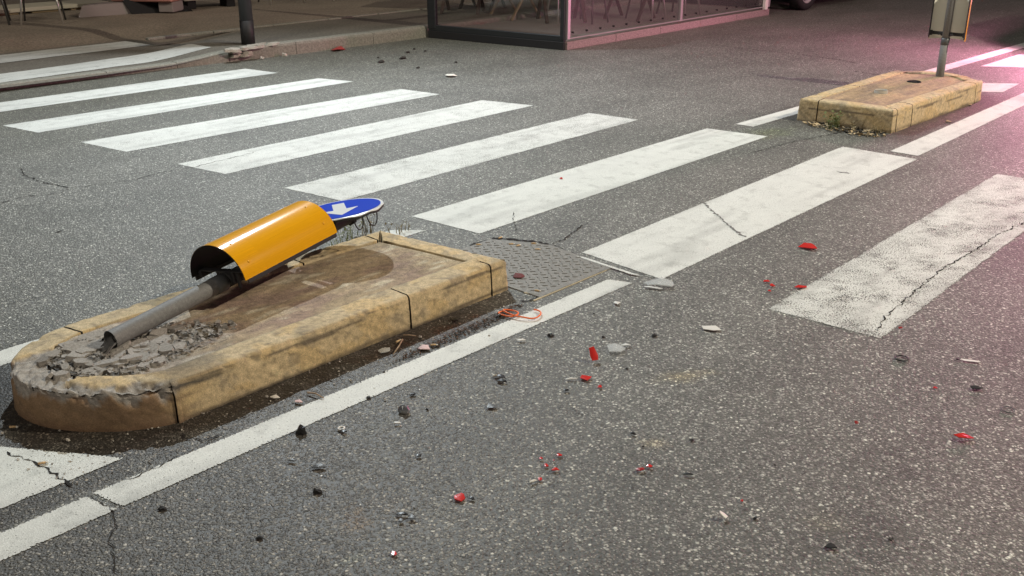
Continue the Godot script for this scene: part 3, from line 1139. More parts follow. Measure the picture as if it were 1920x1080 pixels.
func build_islands() -> void:
	var a := thing("traffic_island", "nearer ochre stone traffic island with a broken grey nose under the knocked-down sign", "traffic island")
	island(a, near_outline, [0, 12], [Vector2(2.40, -2.72), Vector2(1.39, -2.722), Vector2(1.36, -3.445), Vector2(2.35, -3.44), Vector2(2.86, -2.72), Vector2(2.76, -3.436)], 0.14, true, near_top, near_height)
	var b := thing("traffic_island", "farther ochre stone traffic island carrying the upright yellow marker post", "traffic island")
	island(b, far_outline, [0, 8], [Vector2(7.07, -2.733), Vector2(7.32, -2.723), Vector2(8.50, -2.68), Vector2(8.55, -3.45), Vector2(7.75, -3.447), Vector2(6.975, -3.30)], 0.165, false, far_top, func(x: float, z: float) -> float: return 0.158 + 0.0025 * fine.get_noise_2d(x * 3.0, z * 3.0) + 0.003 * broad.get_noise_2d(x, z))
	# ring cap and open hole in its top
	var st := begin(true)
	lathe(st, [Vector2(0.052, -0.01), Vector2(0.052, 0.018), Vector2(0.046, 0.024), Vector2(0.034, 0.022), Vector2(0.030, 0.004), Vector2(0.0, 0.004)], 20, Transform3D(Basis.IDENTITY, Vector3(7.620, 0.158, -3.098)))
	commit(st, "pipe_cap", M.pebble, b)
	st = begin(true)
	lathe(st, [Vector2(0.055, -0.005), Vector2(0.055, 0.006), Vector2(0.048, 0.009), Vector2(0.0, 0.0085)], 16, Transform3D(Basis.IDENTITY, Vector3(8.249, 0.158, -3.093)))
	commit(st, "hole_cover", M.black_matt, b)
	# heaved plates and crumbs of concrete round the foot of the fallen post
	rng.seed = 78
	for k in 46:
		var t := TAU * k / 46.0 * 3.3
		var rr := 0.045 + 0.16 * k / 46.0
		var c := Vector2(1.335 + cos(t) * rr * 1.05, -3.08 + sin(t) * rr)
		if away(near_outline, c) > -0.13 or Vector2(c.x - 1.345, c.y + 3.107).length() < 0.045:
			continue
		var size := rng.randf_range(0.018, 0.046)
		var poly := PackedVector2Array()
		for j in 11:
			var w := TAU * j / 11 + rng.randf_range(-0.2, 0.2)
			poly.append(Vector2(cos(w) * 1.3, sin(w) * 0.85) * size * rng.randf_range(0.72, 1.12))
		var bs := Basis(Vector3.UP, -t + rng.randf_range(-0.4, 0.4) + PI / 2) * Basis(Vector3.RIGHT, rng.randf_range(-0.24, 0.24)) * Basis(Vector3.BACK, rng.randf_range(-0.2, 0.2))
		st = begin()
		prism(st, poly, -0.015, 0.009, Transform3D(bs, Vector3(c.x, near_height(c.x, c.y) + rng.randf_range(0.0, 0.008), c.y)), 0.003)
		commit(st, "concrete_plate", M.rubble, a)
	rng.seed = 77
	for k in 70:
		var t := rng.randf() * TAU
		var rr := sqrt(rng.randf())
		var c := Vector2(1.37 + cos(t) * rr * 0.27, -3.07 + sin(t) * rr * 0.19)
		if k > 44:
			c = Vector2(rng.randf_range(1.50, 1.80), -3.03 + rng.randf_range(-0.06, 0.07))
		var inside := away(near_outline, c)
		if inside > -0.06:
			continue
		var size := rng.randf_range(0.022, 0.055) if k < 30 else rng.randf_range(0.008, 0.026)
		var poly := PackedVector2Array()
		var m := rng.randi_range(5, 7)
		for j in m:
			var w := TAU * j / m + rng.randf_range(-0.3, 0.3)
			poly.append(Vector2(cos(w), sin(w) * rng.randf_range(0.55, 0.8)) * size * rng.randf_range(0.7, 1.1))
		var th := size * rng.randf_range(0.25, 0.45)
		var tilt := rng.randf_range(-0.16, 0.16) if k < 30 else rng.randf_range(-0.8, 0.8)
		var bs := Basis(Vector3.UP, rng.randf() * TAU) * Basis(Vector3.RIGHT, tilt) * Basis(Vector3.BACK, tilt * rng.randf_range(-1, 1))
		st = begin()
		prism(st, poly, -th, th * 0.5, Transform3D(bs, Vector3(c.x, near_height(c.x, c.y) + th * 0.35, c.y)), size * 0.12)
		commit(st, "concrete_fragment", M.rubble_dark if k % 5 == 0 or k > 60 else M.rubble, a)
	for e in [[[Vector2(1.21, -3.14), Vector2(1.27, -3.05), Vector2(1.33, -2.97), Vector2(1.42, -2.93)], 0.008], [[Vector2(1.24, -3.20), Vector2(1.33, -3.22), Vector2(1.38, -3.27)], 0.006], [[Vector2(1.29, -2.99), Vector2(1.42, -2.96), Vector2(1.52, -2.91)], 0.006], [[Vector2(1.5, -2.90), Vector2(1.62, -2.88), Vector2(1.70, -2.88)], 0.005], [[Vector2(1.36, -3.30), Vector2(1.34, -3.21), Vector2(1.26, -3.15)], 0.006]]:
		crack(a, e[0], e[1], 0.146)


# ---------------------------------------------------------------- marker posts with shell and arrow disc
func arc_shell(st: SurfaceTool, hw: float, ht: float, z0: float, y0: float, y1: float, out: bool) -> void:
	var n := 36
	var pt := func(k: int, y: float) -> Vector3:
		var t := PI * k / n
		return Vector3(hw * cos(t), y, z0 + ht * sin(t))
	for k in n:
		var cells := 6
		for j in cells:
			var ya := lerpf(y0, y1, float(j) / cells)
			var yb := lerpf(y0, y1, float(j + 1) / cells)
			var f := [pt.call(k, ya), pt.call(k + 1, ya), pt.call(k + 1, yb), pt.call(k, yb)]
			var mid := Vector3(0, (ya + yb) / 2, z0)
			if not out:
				mid = (f[0] + f[2]) - mid
			for order in [[0, 1, 2], [0, 2, 3]]:
				var A: Vector3 = f[order[0]]
				var B: Vector3 = f[order[1]]
				var D: Vector3 = f[order[2]]
				var idx: Array = order
				if (A - D).cross(A - B).dot((A + B + D) / 3.0 - mid) < 0.0:
					idx = [order[0], order[2], order[1]]
				for v in idx:
					var q: Vector3 = f[v]
					st.set_uv(Vector2(q.y * 1.5, atan2(q.z - z0, q.x) / PI))
					st.add_vertex(q)


func dish(st: SurfaceTool, poly: PackedVector2Array, z0: float, z1: float, bend: Callable) -> void:
	var ids := Geometry2D.triangulate_polygon(poly)
	var cen := Vector3(0, 0, (z0 + z1) / 2)
	for p in poly:
		cen += Vector3(p.x, p.y, 0) / poly.size()
	var at := func(p: Vector2, z: float) -> Vector3: return Vector3(p.x, p.y, z + bend.call(p))
	for k in range(0, ids.size(), 3):
		var a := poly[ids[k]]
		var b := poly[ids[k + 1]]
		var c := poly[ids[k + 2]]
		tri(st, at.call(a, z1), at.call(b, z1), at.call(c, z1), cen - Vector3(0, 0, 9))
		tri(st, at.call(a, z0), at.call(b, z0), at.call(c, z0), cen + Vector3(0, 0, 9))
	for k in poly.size():
		var a := poly[k]
		var b := poly[(k + 1) % poly.size()]
		var e := (b - a).normalized()
		var o := Vector2(e.y, -e.x)
		if Geometry2D.is_point_in_polygon((a + b) / 2 + o * 0.0004, poly):
			o = -o
		var m := (a + b) / 2 - o * 0.01
		quad(st, at.call(a, z0), at.call(b, z0), at.call(b, z1), at.call(a, z1), Vector3(m.x, m.y, (z0 + z1) / 2))


func round_poly(r: float, n: int, c := Vector2.ZERO) -> PackedVector2Array:
	var out := PackedVector2Array()
	for k in n:
		out.append(c + Vector2(cos(TAU * k / n), sin(TAU * k / n)) * r)
	return out


func marker_post(o: Node3D, case_y: float, fallen: bool) -> void:
	var L := 0.53
	var st := begin(true)
	if fallen:
		tube(st, [Vector3(0, 0.045, 0), Vector3(0, 0.10, 0), Vector3(0, case_y - 0.02, 0)], [0.0335, 0.0325, 0.0325], 24, false)
		tube(st, [Vector3(0, case_y - 0.02, 0), Vector3(0, 0.046, 0)], 0.0305, 24, false)
	else:
		tube(st, [Vector3(0, 0, 0), Vector3(0, case_y - 0.02, 0)], 0.0325, 24)
	commit(st, "pole", M.pole_grey, o)
	st = begin(true)
	tube(st, [Vector3(0, case_y - 0.035, 0), Vector3(0, case_y + 0.02, 0)], 0.0345, 24)
	commit(st, "collar", M.grey_plastic, o)
	st = begin(true)
	tube(st, [Vector3(0, case_y + 0.015, 0), Vector3(0, case_y + L + 0.32, 0)], 0.030, 20)
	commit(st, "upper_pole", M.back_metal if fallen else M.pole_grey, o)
	if fallen:
		st = begin()
		var rows := []
		for e in [[0.075, 0.004, 1.0], [0.035, -0.004, 1.0], [0.006, -0.020, 0.95], [-0.010, -0.045, 0.8], [-0.014, -0.075, 0.6]]:
			var row := []
			for k in 9:
				var t := (k - 4) / 4.0 * 1.45
				row.append(Vector3(0.031 * sin(t) * e[2], e[0] - 0.012 * cos(t), e[1] - 0.022 * cos(t) + 0.006 * fine.get_noise_2d(k * 9.0, e[0] * 200.0)))
			rows.append(row)
		for i in rows.size() - 1:
			for k in 8:
				quad(st, rows[i][k], rows[i][k + 1], rows[i + 1][k + 1], rows[i + 1][k], Vector3(0, 0.1, 0.1))
		commit(st, "torn_foot", M.pole_grey, o)
	# half-round shell
	st = begin(true)
	arc_shell(st, 0.148, 0.138, 0.018, case_y, case_y + L, true)
	var sh := commit(st, "yellow_shell", M.yellow_sheet, o)
	for y in [case_y + 0.05, case_y + L - 0.05]:
		for a in [0.42, 1.15, 2.0, 2.72]:
			st = begin(true)
			var nv := Vector3(cos(a) / 0.148, 0, sin(a) / 0.138).normalized()
			var pv := Vector3(0.148 * cos(a), y, 0.018 + 0.138 * sin(a))
			lathe(st, [Vector2(0.0055, -0.001), Vector2(0.0050, 0.0014), Vector2(0.0, 0.0022)], 10, Transform3D(frame_of(nv), pv))
			commit(st, "rivet", M.yellow_sheet, sh)
	st = begin(true)
	arc_shell(st, 0.1455, 0.1355, 0.018, case_y - 0.002, case_y + L + 0.003, false)
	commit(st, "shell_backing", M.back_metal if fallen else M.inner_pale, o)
	for s in [-1.0, 1.0]:
		st = begin()
		box(st, Vector3(s * 0.1455, case_y + L / 2 + 0.004, 0.010), Vector3(0.006, L - 0.02, 0.018), Basis.IDENTITY, 0.0015)
		commit(st, "edge_flange", M.sign_back, o)
	for y in [case_y + 0.05, case_y + L - 0.05]:
		st = begin()
		box(st, Vector3(0, y, 0.034), Vector3(0.286, 0.028, 0.005), Basis.IDENTITY, 0.001)
		box(st, Vector3(0.0, y, 0.010), Vector3(0.085, 0.03, 0.05), Basis.IDENTITY, 0.004)
		for s in [-1.0, 1.0]:
			box(st, Vector3(s * 0.052, y, -0.002), Vector3(0.012, 0.014, 0.07), Basis.IDENTITY, 0.003)
			box(st, Vector3(s * 0.135, y, 0.022), Vector3(0.016, 0.04, 0.022), Basis.IDENTITY, 0.002)
		commit(st, "bracket", M.sign_back, o)
	# arrow disc
	var cy := case_y + 0.714
	var cz := 0.056
	var bend := func(p: Vector2) -> float:
		return -0.004 * smoothstep(0.177, 0.1905, p.length()) * maxf(0.0, p.x) * 6.0 * (0.6 + 0.6 * sin(p.y * 60.0)) if fallen else 0.0
	var at := Vector3(0.017 if fallen else 0.0, cy, cz)
	st = begin()
	dish(st, round_poly(0.190, 64), -0.014, -0.004, bend)
	var back := commit(st, "disc_back", M.sign_back, o)
	back.position = at
	st = begin()
	dish(st, round_poly(0.1905, 64), -0.004, 0.0, bend)
	var ring := commit(st, "white_ring", M.sign_white, o)
	ring.position = at
	if fallen:
		ring.rotation.x = -0.056
		back.rotation.x = -0.056
	st = begin()
	dish(st, round_poly(0.178, 64), 0.0002, 0.001, bend)
	commit(st, "blue_face", M.sign_blue, ring)
	var arrow := PackedVector2Array()
	for e in [[0.132, 0.0], [0.012, 0.079], [0.016, 0.028], [-0.118, 0.027], [-0.118, -0.027], [0.016, -0.028], [0.012, -0.079]]:
		var d := Vector2(0.7071, -0.7071)
		var side := Vector2(0.7071, 0.7071)
		arrow.append(d * e[0] + side * e[1])
	st = begin()
	dish(st, arrow, 0.0012, 0.002, bend)
	commit(st, "white_arrow", M.sign_white, ring)
	for y in [cy - 0.07, cy + 0.06]:
		st = begin()
		box(st, Vector3(0, y, 0.028), Vector3(0.11, 0.026, 0.022), Basis.IDENTITY, 0.003)
		tube(st, [Vector3(-0.04, y, 0.02), Vector3(-0.036, y, -0.02), Vector3(0, y, -0.036), Vector3(0.036, y, -0.02), Vector3(0.04, y, 0.02)], 0.005, 8)
		commit(st, "clamp", M.sign_back, o)
	if fallen:
		for e in [[0.150, cy - 0.045, 0.030], [0.158, cy + 0.035, 0.036]]:
			st = begin(true)
			var pts := []
			for k in 15:
				var t := -0.3 + (PI + 0.6) * k / 14.0
				pts.append(Vector3(e[0] + 0.004 * k / 14.0, e[1] + cos(t) * e[2], 0.034 - sin(t) * e[2] * 1.75))
			tube(st, pts, 0.0028, 6)
			commit(st, "cable_loop", M.black_plastic, o)


func build_markers() -> void:
	var o := thing("marker_post", "knocked-down yellow marker post with blue arrow disc lying across the nearer island", "traffic sign")
	o.transform = Transform3D(Basis(Vector3(0.18779, 0.15919, 0.96922), Vector3(0.97695, 0.07171, -0.20107), Vector3(-0.10151, 0.98464, -0.14205)), Vector3(1.3443, 0.170, -3.1074))
	marker_post(o, 0.553, true)
	var p := thing("marker_post", "upright yellow marker post seen from behind on the farther island", "traffic sign")
	p.transform = Transform3D(Basis(Vector3(0, 0, -1), Vector3.UP, Vector3(1, 0, 0)) * Basis(Vector3.UP, -0.03), Vector3(8.668, 0.158, -3.045) + Vector3(0, -0.08, 0))
	marker_post(p, 0.375, false)


# ---------------------------------------------------------------- manhole
func build_plate() -> void:
	var a := thing("inspection_cover", "steel inspection cover with raised tread bars beside the nearer island", "manhole cover")
	var q := [Vector2(2.984, -2.730), Vector2(3.270, -3.218), Vector2(3.530, -2.898), Vector2(3.468, -2.419), Vector2(3.116, -2.466)]
	var c0: Vector2 = Vector2(3.214, -3.199)
	var ex: Vector2 = (Vector2(3.530, -2.898) - Vector2(3.464, -2.425)).normalized()
	var poly := PackedVector2Array([Vector2(2.985, -2.55), Vector2(2.985, -3.235), Vector2(3.40, -3.235), Vector2(3.53, -2.95), Vector2(3.485, -2.545)])
	var st := begin()
	prism(st, poly, -0.004, 0.005, Transform3D.IDENTITY, 0.003)
	commit(st, "steel_plate", M.steel_plate, a)
	st = begin()
	for i in 14:
		for j in 22:
			var p := Vector2(3.005 + i * 0.038 + 0.019 * (j % 2), -3.205 + j * 0.0305)
			if away(poly, p) > -0.022:
				continue
			var turn := (PI / 4 if (i + j) % 2 == 0 else -PI / 4)
			box(st, Vector3(p.x, 0.0062, p.y), Vector3(0.024, 0.0032, 0.006), Basis(Vector3.UP, turn), 0.0012)
	var t := commit(st, "tread_bars", M.steel_plate, a)
	t.set_meta("kind", "stuff")
	st = begin()
	box(st, Vector3(3.19, 0.002, -2.552), Vector3(0.50, 0.006, 0.008), Basis(Vector3.UP, -0.005), 0.002)
	commit(st, "frame_bar", M.plate_edge, a)
	st = begin()
	box(st, Vector3(2.995, 0.002, -2.60), Vector3(0.008, 0.006, 0.09), Basis(Vector3.UP, 0.25), 0.002)
	commit(st, "frame_bar", M.plate_edge, a)


# ---------------------------------------------------------------- lamps
func lamp_post(at: Vector3, height: float, lamp: Vector3, aim: Vector3, energy: float, col: Color, label: String, cone: float) -> void:
	var o := thing("street_lamp", label, "street lamp", at)
	var st := begin(true)
	tube(st, [Vector3(0, 0.24, 0), Vector3(0, 1.2, 0), Vector3(0, height, 0)], [0.068, 0.066, 0.045], 20)
	commit(st, "pole", M.post_grey, o)
	st = begin(true)
	tube(st, [Vector3(0, -0.02, 0), Vector3(0, 0.24, 0)], 0.071, 20)
	commit(st, "base_sleeve", M.post_base, o)
	var rel := lamp - at
	st = begin(true)
	var top := Vector3(0, height - 0.02, 0)
	tube(st, [top, top.lerp(rel, 0.5) + Vector3(0, 0.12, 0), rel + Vector3(0, 0.10, 0)], 0.03, 10)
	commit(st, "arm", M.post_grey, o)
	var d := Vector3(rel.x, 0, rel.z).normalized()
	var b := Basis(Vector3.UP.cross(d).normalized() if d.length() > 0.1 else Vector3.RIGHT, Vector3.UP, d if d.length() > 0.1 else Vector3.BACK)
	st = begin()
	box(st, rel + Vector3(0, 0.09, 0), Vector3(0.26, 0.07, 0.5), b, 0.02)
	commit(st, "lantern_head", M.post_grey, o)
	st = begin()
	box(st, rel + Vector3(0, 0.045, 0), Vector3(0.2, 0.02, 0.4), b, 0.004)
	commit(st, "lantern_lens", M.lantern_lit, o)
	var l := SpotLight3D.new()
	l.name = "lantern_light"
	o.add_child(l)
	l.position = rel + Vector3(0, 0.02, 0)
	var z := -(aim - lamp).normalized()
	var x := Vector3.UP.cross(z).normalized()
	l.basis = Basis(x, z.cross(x), z)
	l.spot_angle = cone
	l.spot_angle_attenuation = 1.0
	l.spot_range = 60.0
	l.spot_attenuation = 2.0
	l.light_color = col
	l.light_energy = energy
	l.light_size = 0.06
	l.shadow_enabled = true


# ---------------------------------------------------------------- glazed terrace
func build_terrace() -> void:
	var o := thing("terrace_enclosure", "glazed cafe terrace enclosure with stone plinth standing in the road", "enclosure")
	var K0 := Vector3(8.255, 0, -8.82)
	var K1 := Vector3(8.55, 0, -7.0)
	var K2 := Vector3(13.0, 0, -7.03)
	var K3 := Vector3(12.75, 0, -8.82)
	var H := 1.55
	var st := begin()
	prism(st, PackedVector2Array([Vector2(K0.x + 0.04, K0.z), Vector2(K1.x + 0.04, K1.z - 0.05), Vector2(K2.x - 0.05, K2.z - 0.05), Vector2(K3.x - 0.05, K3.z)]), 0.0, 0.075)
	commit(st, "deck", M.deck_board, o)
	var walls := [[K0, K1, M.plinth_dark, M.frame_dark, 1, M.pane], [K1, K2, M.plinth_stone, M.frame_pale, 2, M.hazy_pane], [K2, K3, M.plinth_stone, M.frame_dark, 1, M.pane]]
	for w in walls:
		var a: Vector3 = w[0]
		var b: Vector3 = w[1]
		var d: Vector3 = (b - a).normalized()
		var L: float = a.distance_to(b)
		var bs := Basis(d, Vector3.UP, d.cross(Vector3.UP))
		var up := Vector3.UP
		# plinth of separate blocks
		var nb := 1 if w[4] == 1 else 5
		for k in nb:
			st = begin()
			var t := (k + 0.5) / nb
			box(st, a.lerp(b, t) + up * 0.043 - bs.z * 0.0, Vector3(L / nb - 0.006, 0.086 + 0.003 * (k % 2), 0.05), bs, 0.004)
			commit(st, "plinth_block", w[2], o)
		st = begin()
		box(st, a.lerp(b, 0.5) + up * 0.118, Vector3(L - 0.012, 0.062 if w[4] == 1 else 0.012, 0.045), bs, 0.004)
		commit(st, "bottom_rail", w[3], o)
		st = begin()
		box(st, a.lerp(b, 0.5) + up * H, Vector3(L - 0.012, 0.05, 0.05), bs, 0.004)
		commit(st, "top_rail", w[3], o)
		for k in int(w[4]) + 1:
			st = begin()
			var wide := 0.11 if w[4] == 1 and k == 0 else 0.05
			box(st, a.lerp(b, float(k) / w[4]) + d * (0.056 if k == 0 and w[4] == 1 else (0.028 if k == 0 else (-0.028 if k == w[4] else 0.0))) + up * (0.09 + (H - 0.03) / 2), Vector3(wide, H - 0.07, 0.056), bs, 0.004)
			commit(st, "post", w[3], o)
		for k in int(w[4]):
			st = begin()
			box(st, a.lerp(b, (k + 0.5) / w[4]) + up * (0.15 + (H - 0.2) / 2), Vector3(L / w[4] - 0.06, H - 0.18, 0.008), bs, 0.001)
			var pane := commit(st, "glass_pane", w[5], o)
			if w[4] == 2:
				for j in 9:
					st = begin(true)
					var c: Vector3 = a.lerp(b, (k + (j + 0.5) / 9.0) / w[4]) + up * 0.175
					tube(st, [c - bs.z * 0.012, c + bs.z * 0.012], 0.011, 10)
					commit(st, "bolt", M.black_matt, pane)
	# inner side rail seen behind the end pane
	rng.seed = 9
	# tables and chairs inside
	folding_table("dark folding table with crossed legs behind the left of the glass end", Vector3(9.592, 0.075, -9.593), 0.5, M.wood_dark)
	folding_table("folding table with one pale wooden leg behind the glass end", Vector3(9.873, 0.075, -8.932), -0.2, M.wood_pale)
	folding_table("dark crossed-leg table in the corner behind the glass end", Vector3(10.012, 0.075, -8.271), 0.9, M.wood_dark)
	folding_table("dark folding table with crossed legs deepest inside the terrace", Vector3(10.127, 0.075, -9.748), 0.2, M.wood_dark)
	folding_table("dark folding table with crossed legs along the side glass", Vector3(10.773, 0.075, -7.770), 0.1, M.wood_dark)
	cafe_chair("steel chair with one bright leg in the corner behind the glass end", Vector3(9.835, 0.075, -8.384), Vector3(9.817, 0.075, -8.161), M.steel)
	cafe_chair("steel chair with bright legs behind the middle of the hazy side glass", Vector3(10.734, 0.075, -7.396), Vector3(10.995, 0.075, -7.357), M.steel)
	cafe_chair("steel chair with pale legs behind the right half of the hazy side glass", Vector3(11.499, 0.075, -7.408), Vector3(11.843, 0.075, -7.391), M.steel)
	cafe_chair("dull steel chair behind the left half of the hazy side glass", Vector3(10.017, 0.075, -7.782), Vector3(10.321, 0.075, -7.768), M.steel_dull)
	# loose white post at the far end
	st = begin()
	box(st, Vector3(12.86, 0.82, -7.0), Vector3(0.07, 1.47, 0.05), Basis.IDENTITY, 0.006)
	commit(st, "white_end_post", M.white_plastic, o)


func folding_table(label: String, at: Vector3, turn: float, m: Material) -> void:
	var o := thing("folding_table", label, "table", at, turn, "tables inside the terrace")
	for s in [-1.0, 1.0]:
		for e in [-1.0, 1.0]:
			var st := begin()
			var a := Vector3(-e * 0.24, 0.0, s * 0.24 + e * 0.014)
			var b := Vector3(e * 0.24, 0.70, s * 0.24 + e * 0.014)
			box(st, (a + b) / 2 + Vector3(0, 0.01, 0), Vector3(0.042, a.distance_to(b), 0.02), frame_of(b - a), 0.003)
			commit(st, "leg", m, o)
	var st := begin()
	box(st, Vector3(0, 0.73, 0), Vector3(0.66, 0.025, 0.62), Basis.IDENTITY, 0.005)
	commit(st, "tabletop", m, o)
	st = begin()
	box(st, Vector3(0, 0.36, 0), Vector3(0.03, 0.03, 0.42), Basis.IDENTITY, 0.004)
	commit(st, "stretcher", m, o)


func cafe_chair(label: String, f1: Vector3, f2: Vector3, m: Material) -> void:
	var mid := (f1 + f2) / 2
	var d := (f2 - f1)
	var w := d.length() / 2
	var o := thing("cafe_chair", label, "chair", mid, atan2(-d.z, d.x), "cafe chairs")
	# local x from one front foot to the other, z points out to the road
	for s in [-1.0, 1.0]:
		var st := begin(true)
		tube(st, [Vector3(s * w, 0, 0), Vector3(s * (w - 0.06), 0.44, -0.06), Vector3(s * (w - 0.07), 0.46, -0.10)], 0.0125, 10)
		commit(st, "front_leg", m, o)
		st = begin(true)
		tube(st, [Vector3(s * w, 0, -0.46), Vector3(s * (w - 0.05), 0.45, -0.38), Vector3(s * (w - 0.05), 0.84, -0.46)], 0.0125, 10)
		commit(st, "rear_leg", M.steel_dull, o)
	var st := begin()
	for k in 6:
		box(st, Vector3(0, 0.465, -0.05 - 0.068 * k), Vector3(2 * w - 0.06, 0.016, 0.055), Basis.IDENTITY, 0.003)
	commit(st, "seat", M.black_plastic, o)
	st = begin()
	for k in 3:
		box(st, Vector3(0, 0.62 + 0.085 * k, -0.425 - 0.012 * k), Vector3(2 * w - 0.08, 0.06, 0.012), Basis.IDENTITY, 0.003)
	commit(st, "backrest", M.black_plastic, o)


# ---------------------------------------------------------------- cafe front on the far pavement
func build_front() -> void:
	var st := begin()
	cafe_chair("steel cafe chair with two bright front legs at the far left pavement", Vector3(5.103, 0.120, -12.480), Vector3(5.509, 0.120, -12.261), M.steel)
	cafe_chair("dark cafe chair at the left border of the picture on the pavement", Vector3(4.689, 0.120, -12.785), Vector3(5.032, 0.120, -12.634), M.steel_dull)
	cafe_chair("steel cafe chair just right of the lamp post on the pavement", Vector3(8.462, 0.120, -12.250), Vector3(8.954, 0.120, -12.137), M.steel)
	cafe_chair("steel cafe chair farthest back along the pavement", Vector3(9.375, 0.120, -12.006), Vector3(9.855, 0.120, -11.937), M.steel)
	# boarded step
	var p := thing("boarded_step", "worn pale boarded step in front of the dark counter", "step", Vector3(0, 0, 0))
	var a: Vector3 = Vector3(5.069, 0.120, -13.630)
	var b: Vector3 = Vector3(6.778, 0.120, -13.588)
	var d := (b - a).normalized()
	var bs := Basis(d, Vector3.UP, d.cross(Vector3.UP))
	for k in 4:
		st = begin()
		box(st, (a + b) / 2 + Vector3(0, 0.055, 0) - bs.z * (0.08 + 0.15 * k), Vector3(a.distance_to(b), 0.05, 0.145), bs, 0.006)
		commit(st, "board", M.pale_board, p)
	for k in 3:
		st = begin()
		box(st, a.lerp(b, 0.2 + 0.3 * k) + Vector3(0, 0.014, 0) - bs.z * 0.2, Vector3(0.34, 0.028, 0.3), bs, 0.004)
		commit(st, "bearer", M.wood_pale, p)
	var c := thing("bar_counter", "black bar counter behind the chairs at the upper left", "counter")
	st = begin()
	box(st, (a + b) / 2 + Vector3(0, 0.68, 0) - bs.z * 0.72, Vector3(a.distance_to(b) + 0.2, 1.08, 0.35), bs, 0.01)
	commit(st, "counter_front", M.black_rubber, c)
	st = begin()
	box(st, (a + b) / 2 + Vector3(0, 1.24, 0) - bs.z * 0.68, Vector3(a.distance_to(b) + 0.3, 0.04, 0.5), bs, 0.008)
	commit(st, "countertop", M.wood_dark, c)
	# trapezoid concrete foot and pink planter box
	var g := thing("concrete_foot", "grey sloping concrete foot under the pink planter box", "base")
	var c0: Vector3 = Vector3(6.475, 0.120, -12.691)
	st = begin()
	prism(st, PackedVector2Array([Vector2(-0.28, -0.3), Vector2(0.18, -0.3), Vector2(0.14, 0.02), Vector2(-0.55, 0.0)]), 0.0, 0.14, Transform3D(Basis(Vector3.UP, -0.1), c0), 0.08)
	commit(st, "concrete_block", M.grey_block, g)
	var q := thing("planter_box", "pink planter box standing on a grey concrete foot near the lamp post", "planter")
	var q0: Vector3 = Vector3(6.450, 0.260, -12.910)
	var q1: Vector3 = Vector3(6.920, 0.260, -12.196)
	var qd := (q1 - q0).normalized()
	var qb := Basis(qd, Vector3.UP, qd.cross(Vector3.UP))
	st = begin()
	box(st, (q0 + q1) / 2 + Vector3(0, 0.25, 0) - qb.z * 0.2, Vector3(q0.distance_to(q1), 0.48, 0.4), qb, 0.02)
	commit(st, "planter_body", M.pink_board, q)
	for k in 2:
		st = begin()
		box(st, q0.lerp(q1, 0.25 + 0.6 * k) - Vector3(0, 0.06, 0) - qb.z * 0.22, Vector3(0.2, 0.13, 0.3), qb, 0.01)
		commit(st, "planter_foot", M.grey_block, q)
	var m := thing("rubber_mat", "black rubber mat leaning against the front of the pink planter box", "mat")
	var m0: Vector3 = Vector3(6.568, 0.120, -12.589)
	var m1: Vector3 = Vector3(7.295, 0.120, -12.340)
	st = begin()
	var hs := [0.17, 0.185, 0.19, 0.185, 0.18, 0.16, 0.13, 0.09, 0.05]
	for k in hs.size() - 1:
		var t0 := float(k) / (hs.size() - 1)
		var t1 := float(k + 1) / (hs.size() - 1)
		var pa := m0.lerp(m1, t0)
		var pb := m0.lerp(m1, t1)
		var back := Vector3(0.02, 0, -0.12)
		var sh := Vector3(-0.07, 0, 0) * (1.0 - t0)
		var sh1 := Vector3(-0.07, 0, 0) * (1.0 - t1)
		quad(st, pa, pb, pb + back + sh1 + Vector3(0, hs[k + 1], 0), pa + back + sh + Vector3(0, hs[k], 0), pa + Vector3(0, 0, -3))
		quad(st, pa + Vector3(0, 0, -0.012), pb + Vector3(0, 0, -0.012), pb + back + sh1 + Vector3(0, hs[k + 1], -0.012), pa + back + sh + Vector3(0, hs[k], -0.012), pa + Vector3(0, 0, 3))
		quad(st, pa + back + sh + Vector3(0, hs[k], -0.012), pb + back + sh1 + Vector3(0, hs[k + 1], -0.012), pb + back + sh1 + Vector3(0, hs[k + 1], 0), pa + back + sh + Vector3(0, hs[k], 0), pa)
	commit(st, "mat_sheet", M.black_rubber, m)
	var n := thing("low_bench", "pale low bench along the pavement behind the lamp post", "bench")
	var n0: Vector3 = Vector3(7.308, 0.220, -12.563)
	var n1: Vector3 = Vector3(8.055, 0.220, -12.377)
	var nd := (n1 - n0).normalized()
	var nb := Basis(nd, Vector3.UP, nd.cross(Vector3.UP))
	st = begin()
	box(st, (n0 + n1) / 2 + Vector3(0, 0.1, 0) - nb.z * 0.2, Vector3(n0.distance_to(n1), 0.18, 0.4), nb, 0.01)
	commit(st, "bench_front", M.pale_board, n)
	for k in 2:
		st = begin()
		box(st, n0.lerp(n1, 0.15 + 0.7 * k) - Vector3(0, 0.045, 0) - nb.z * 0.2, Vector3(0.12, 0.11, 0.3), nb, 0.006)
		commit(st, "bench_foot", M.black_rubber, n)
	# split patch of pale mortar on the kerb at the foot of the lamp post
	var r := thing("mortar_heap", "broken pale mortar spread over the kerb at the lamp post", "rubble")
	rng.seed = 21
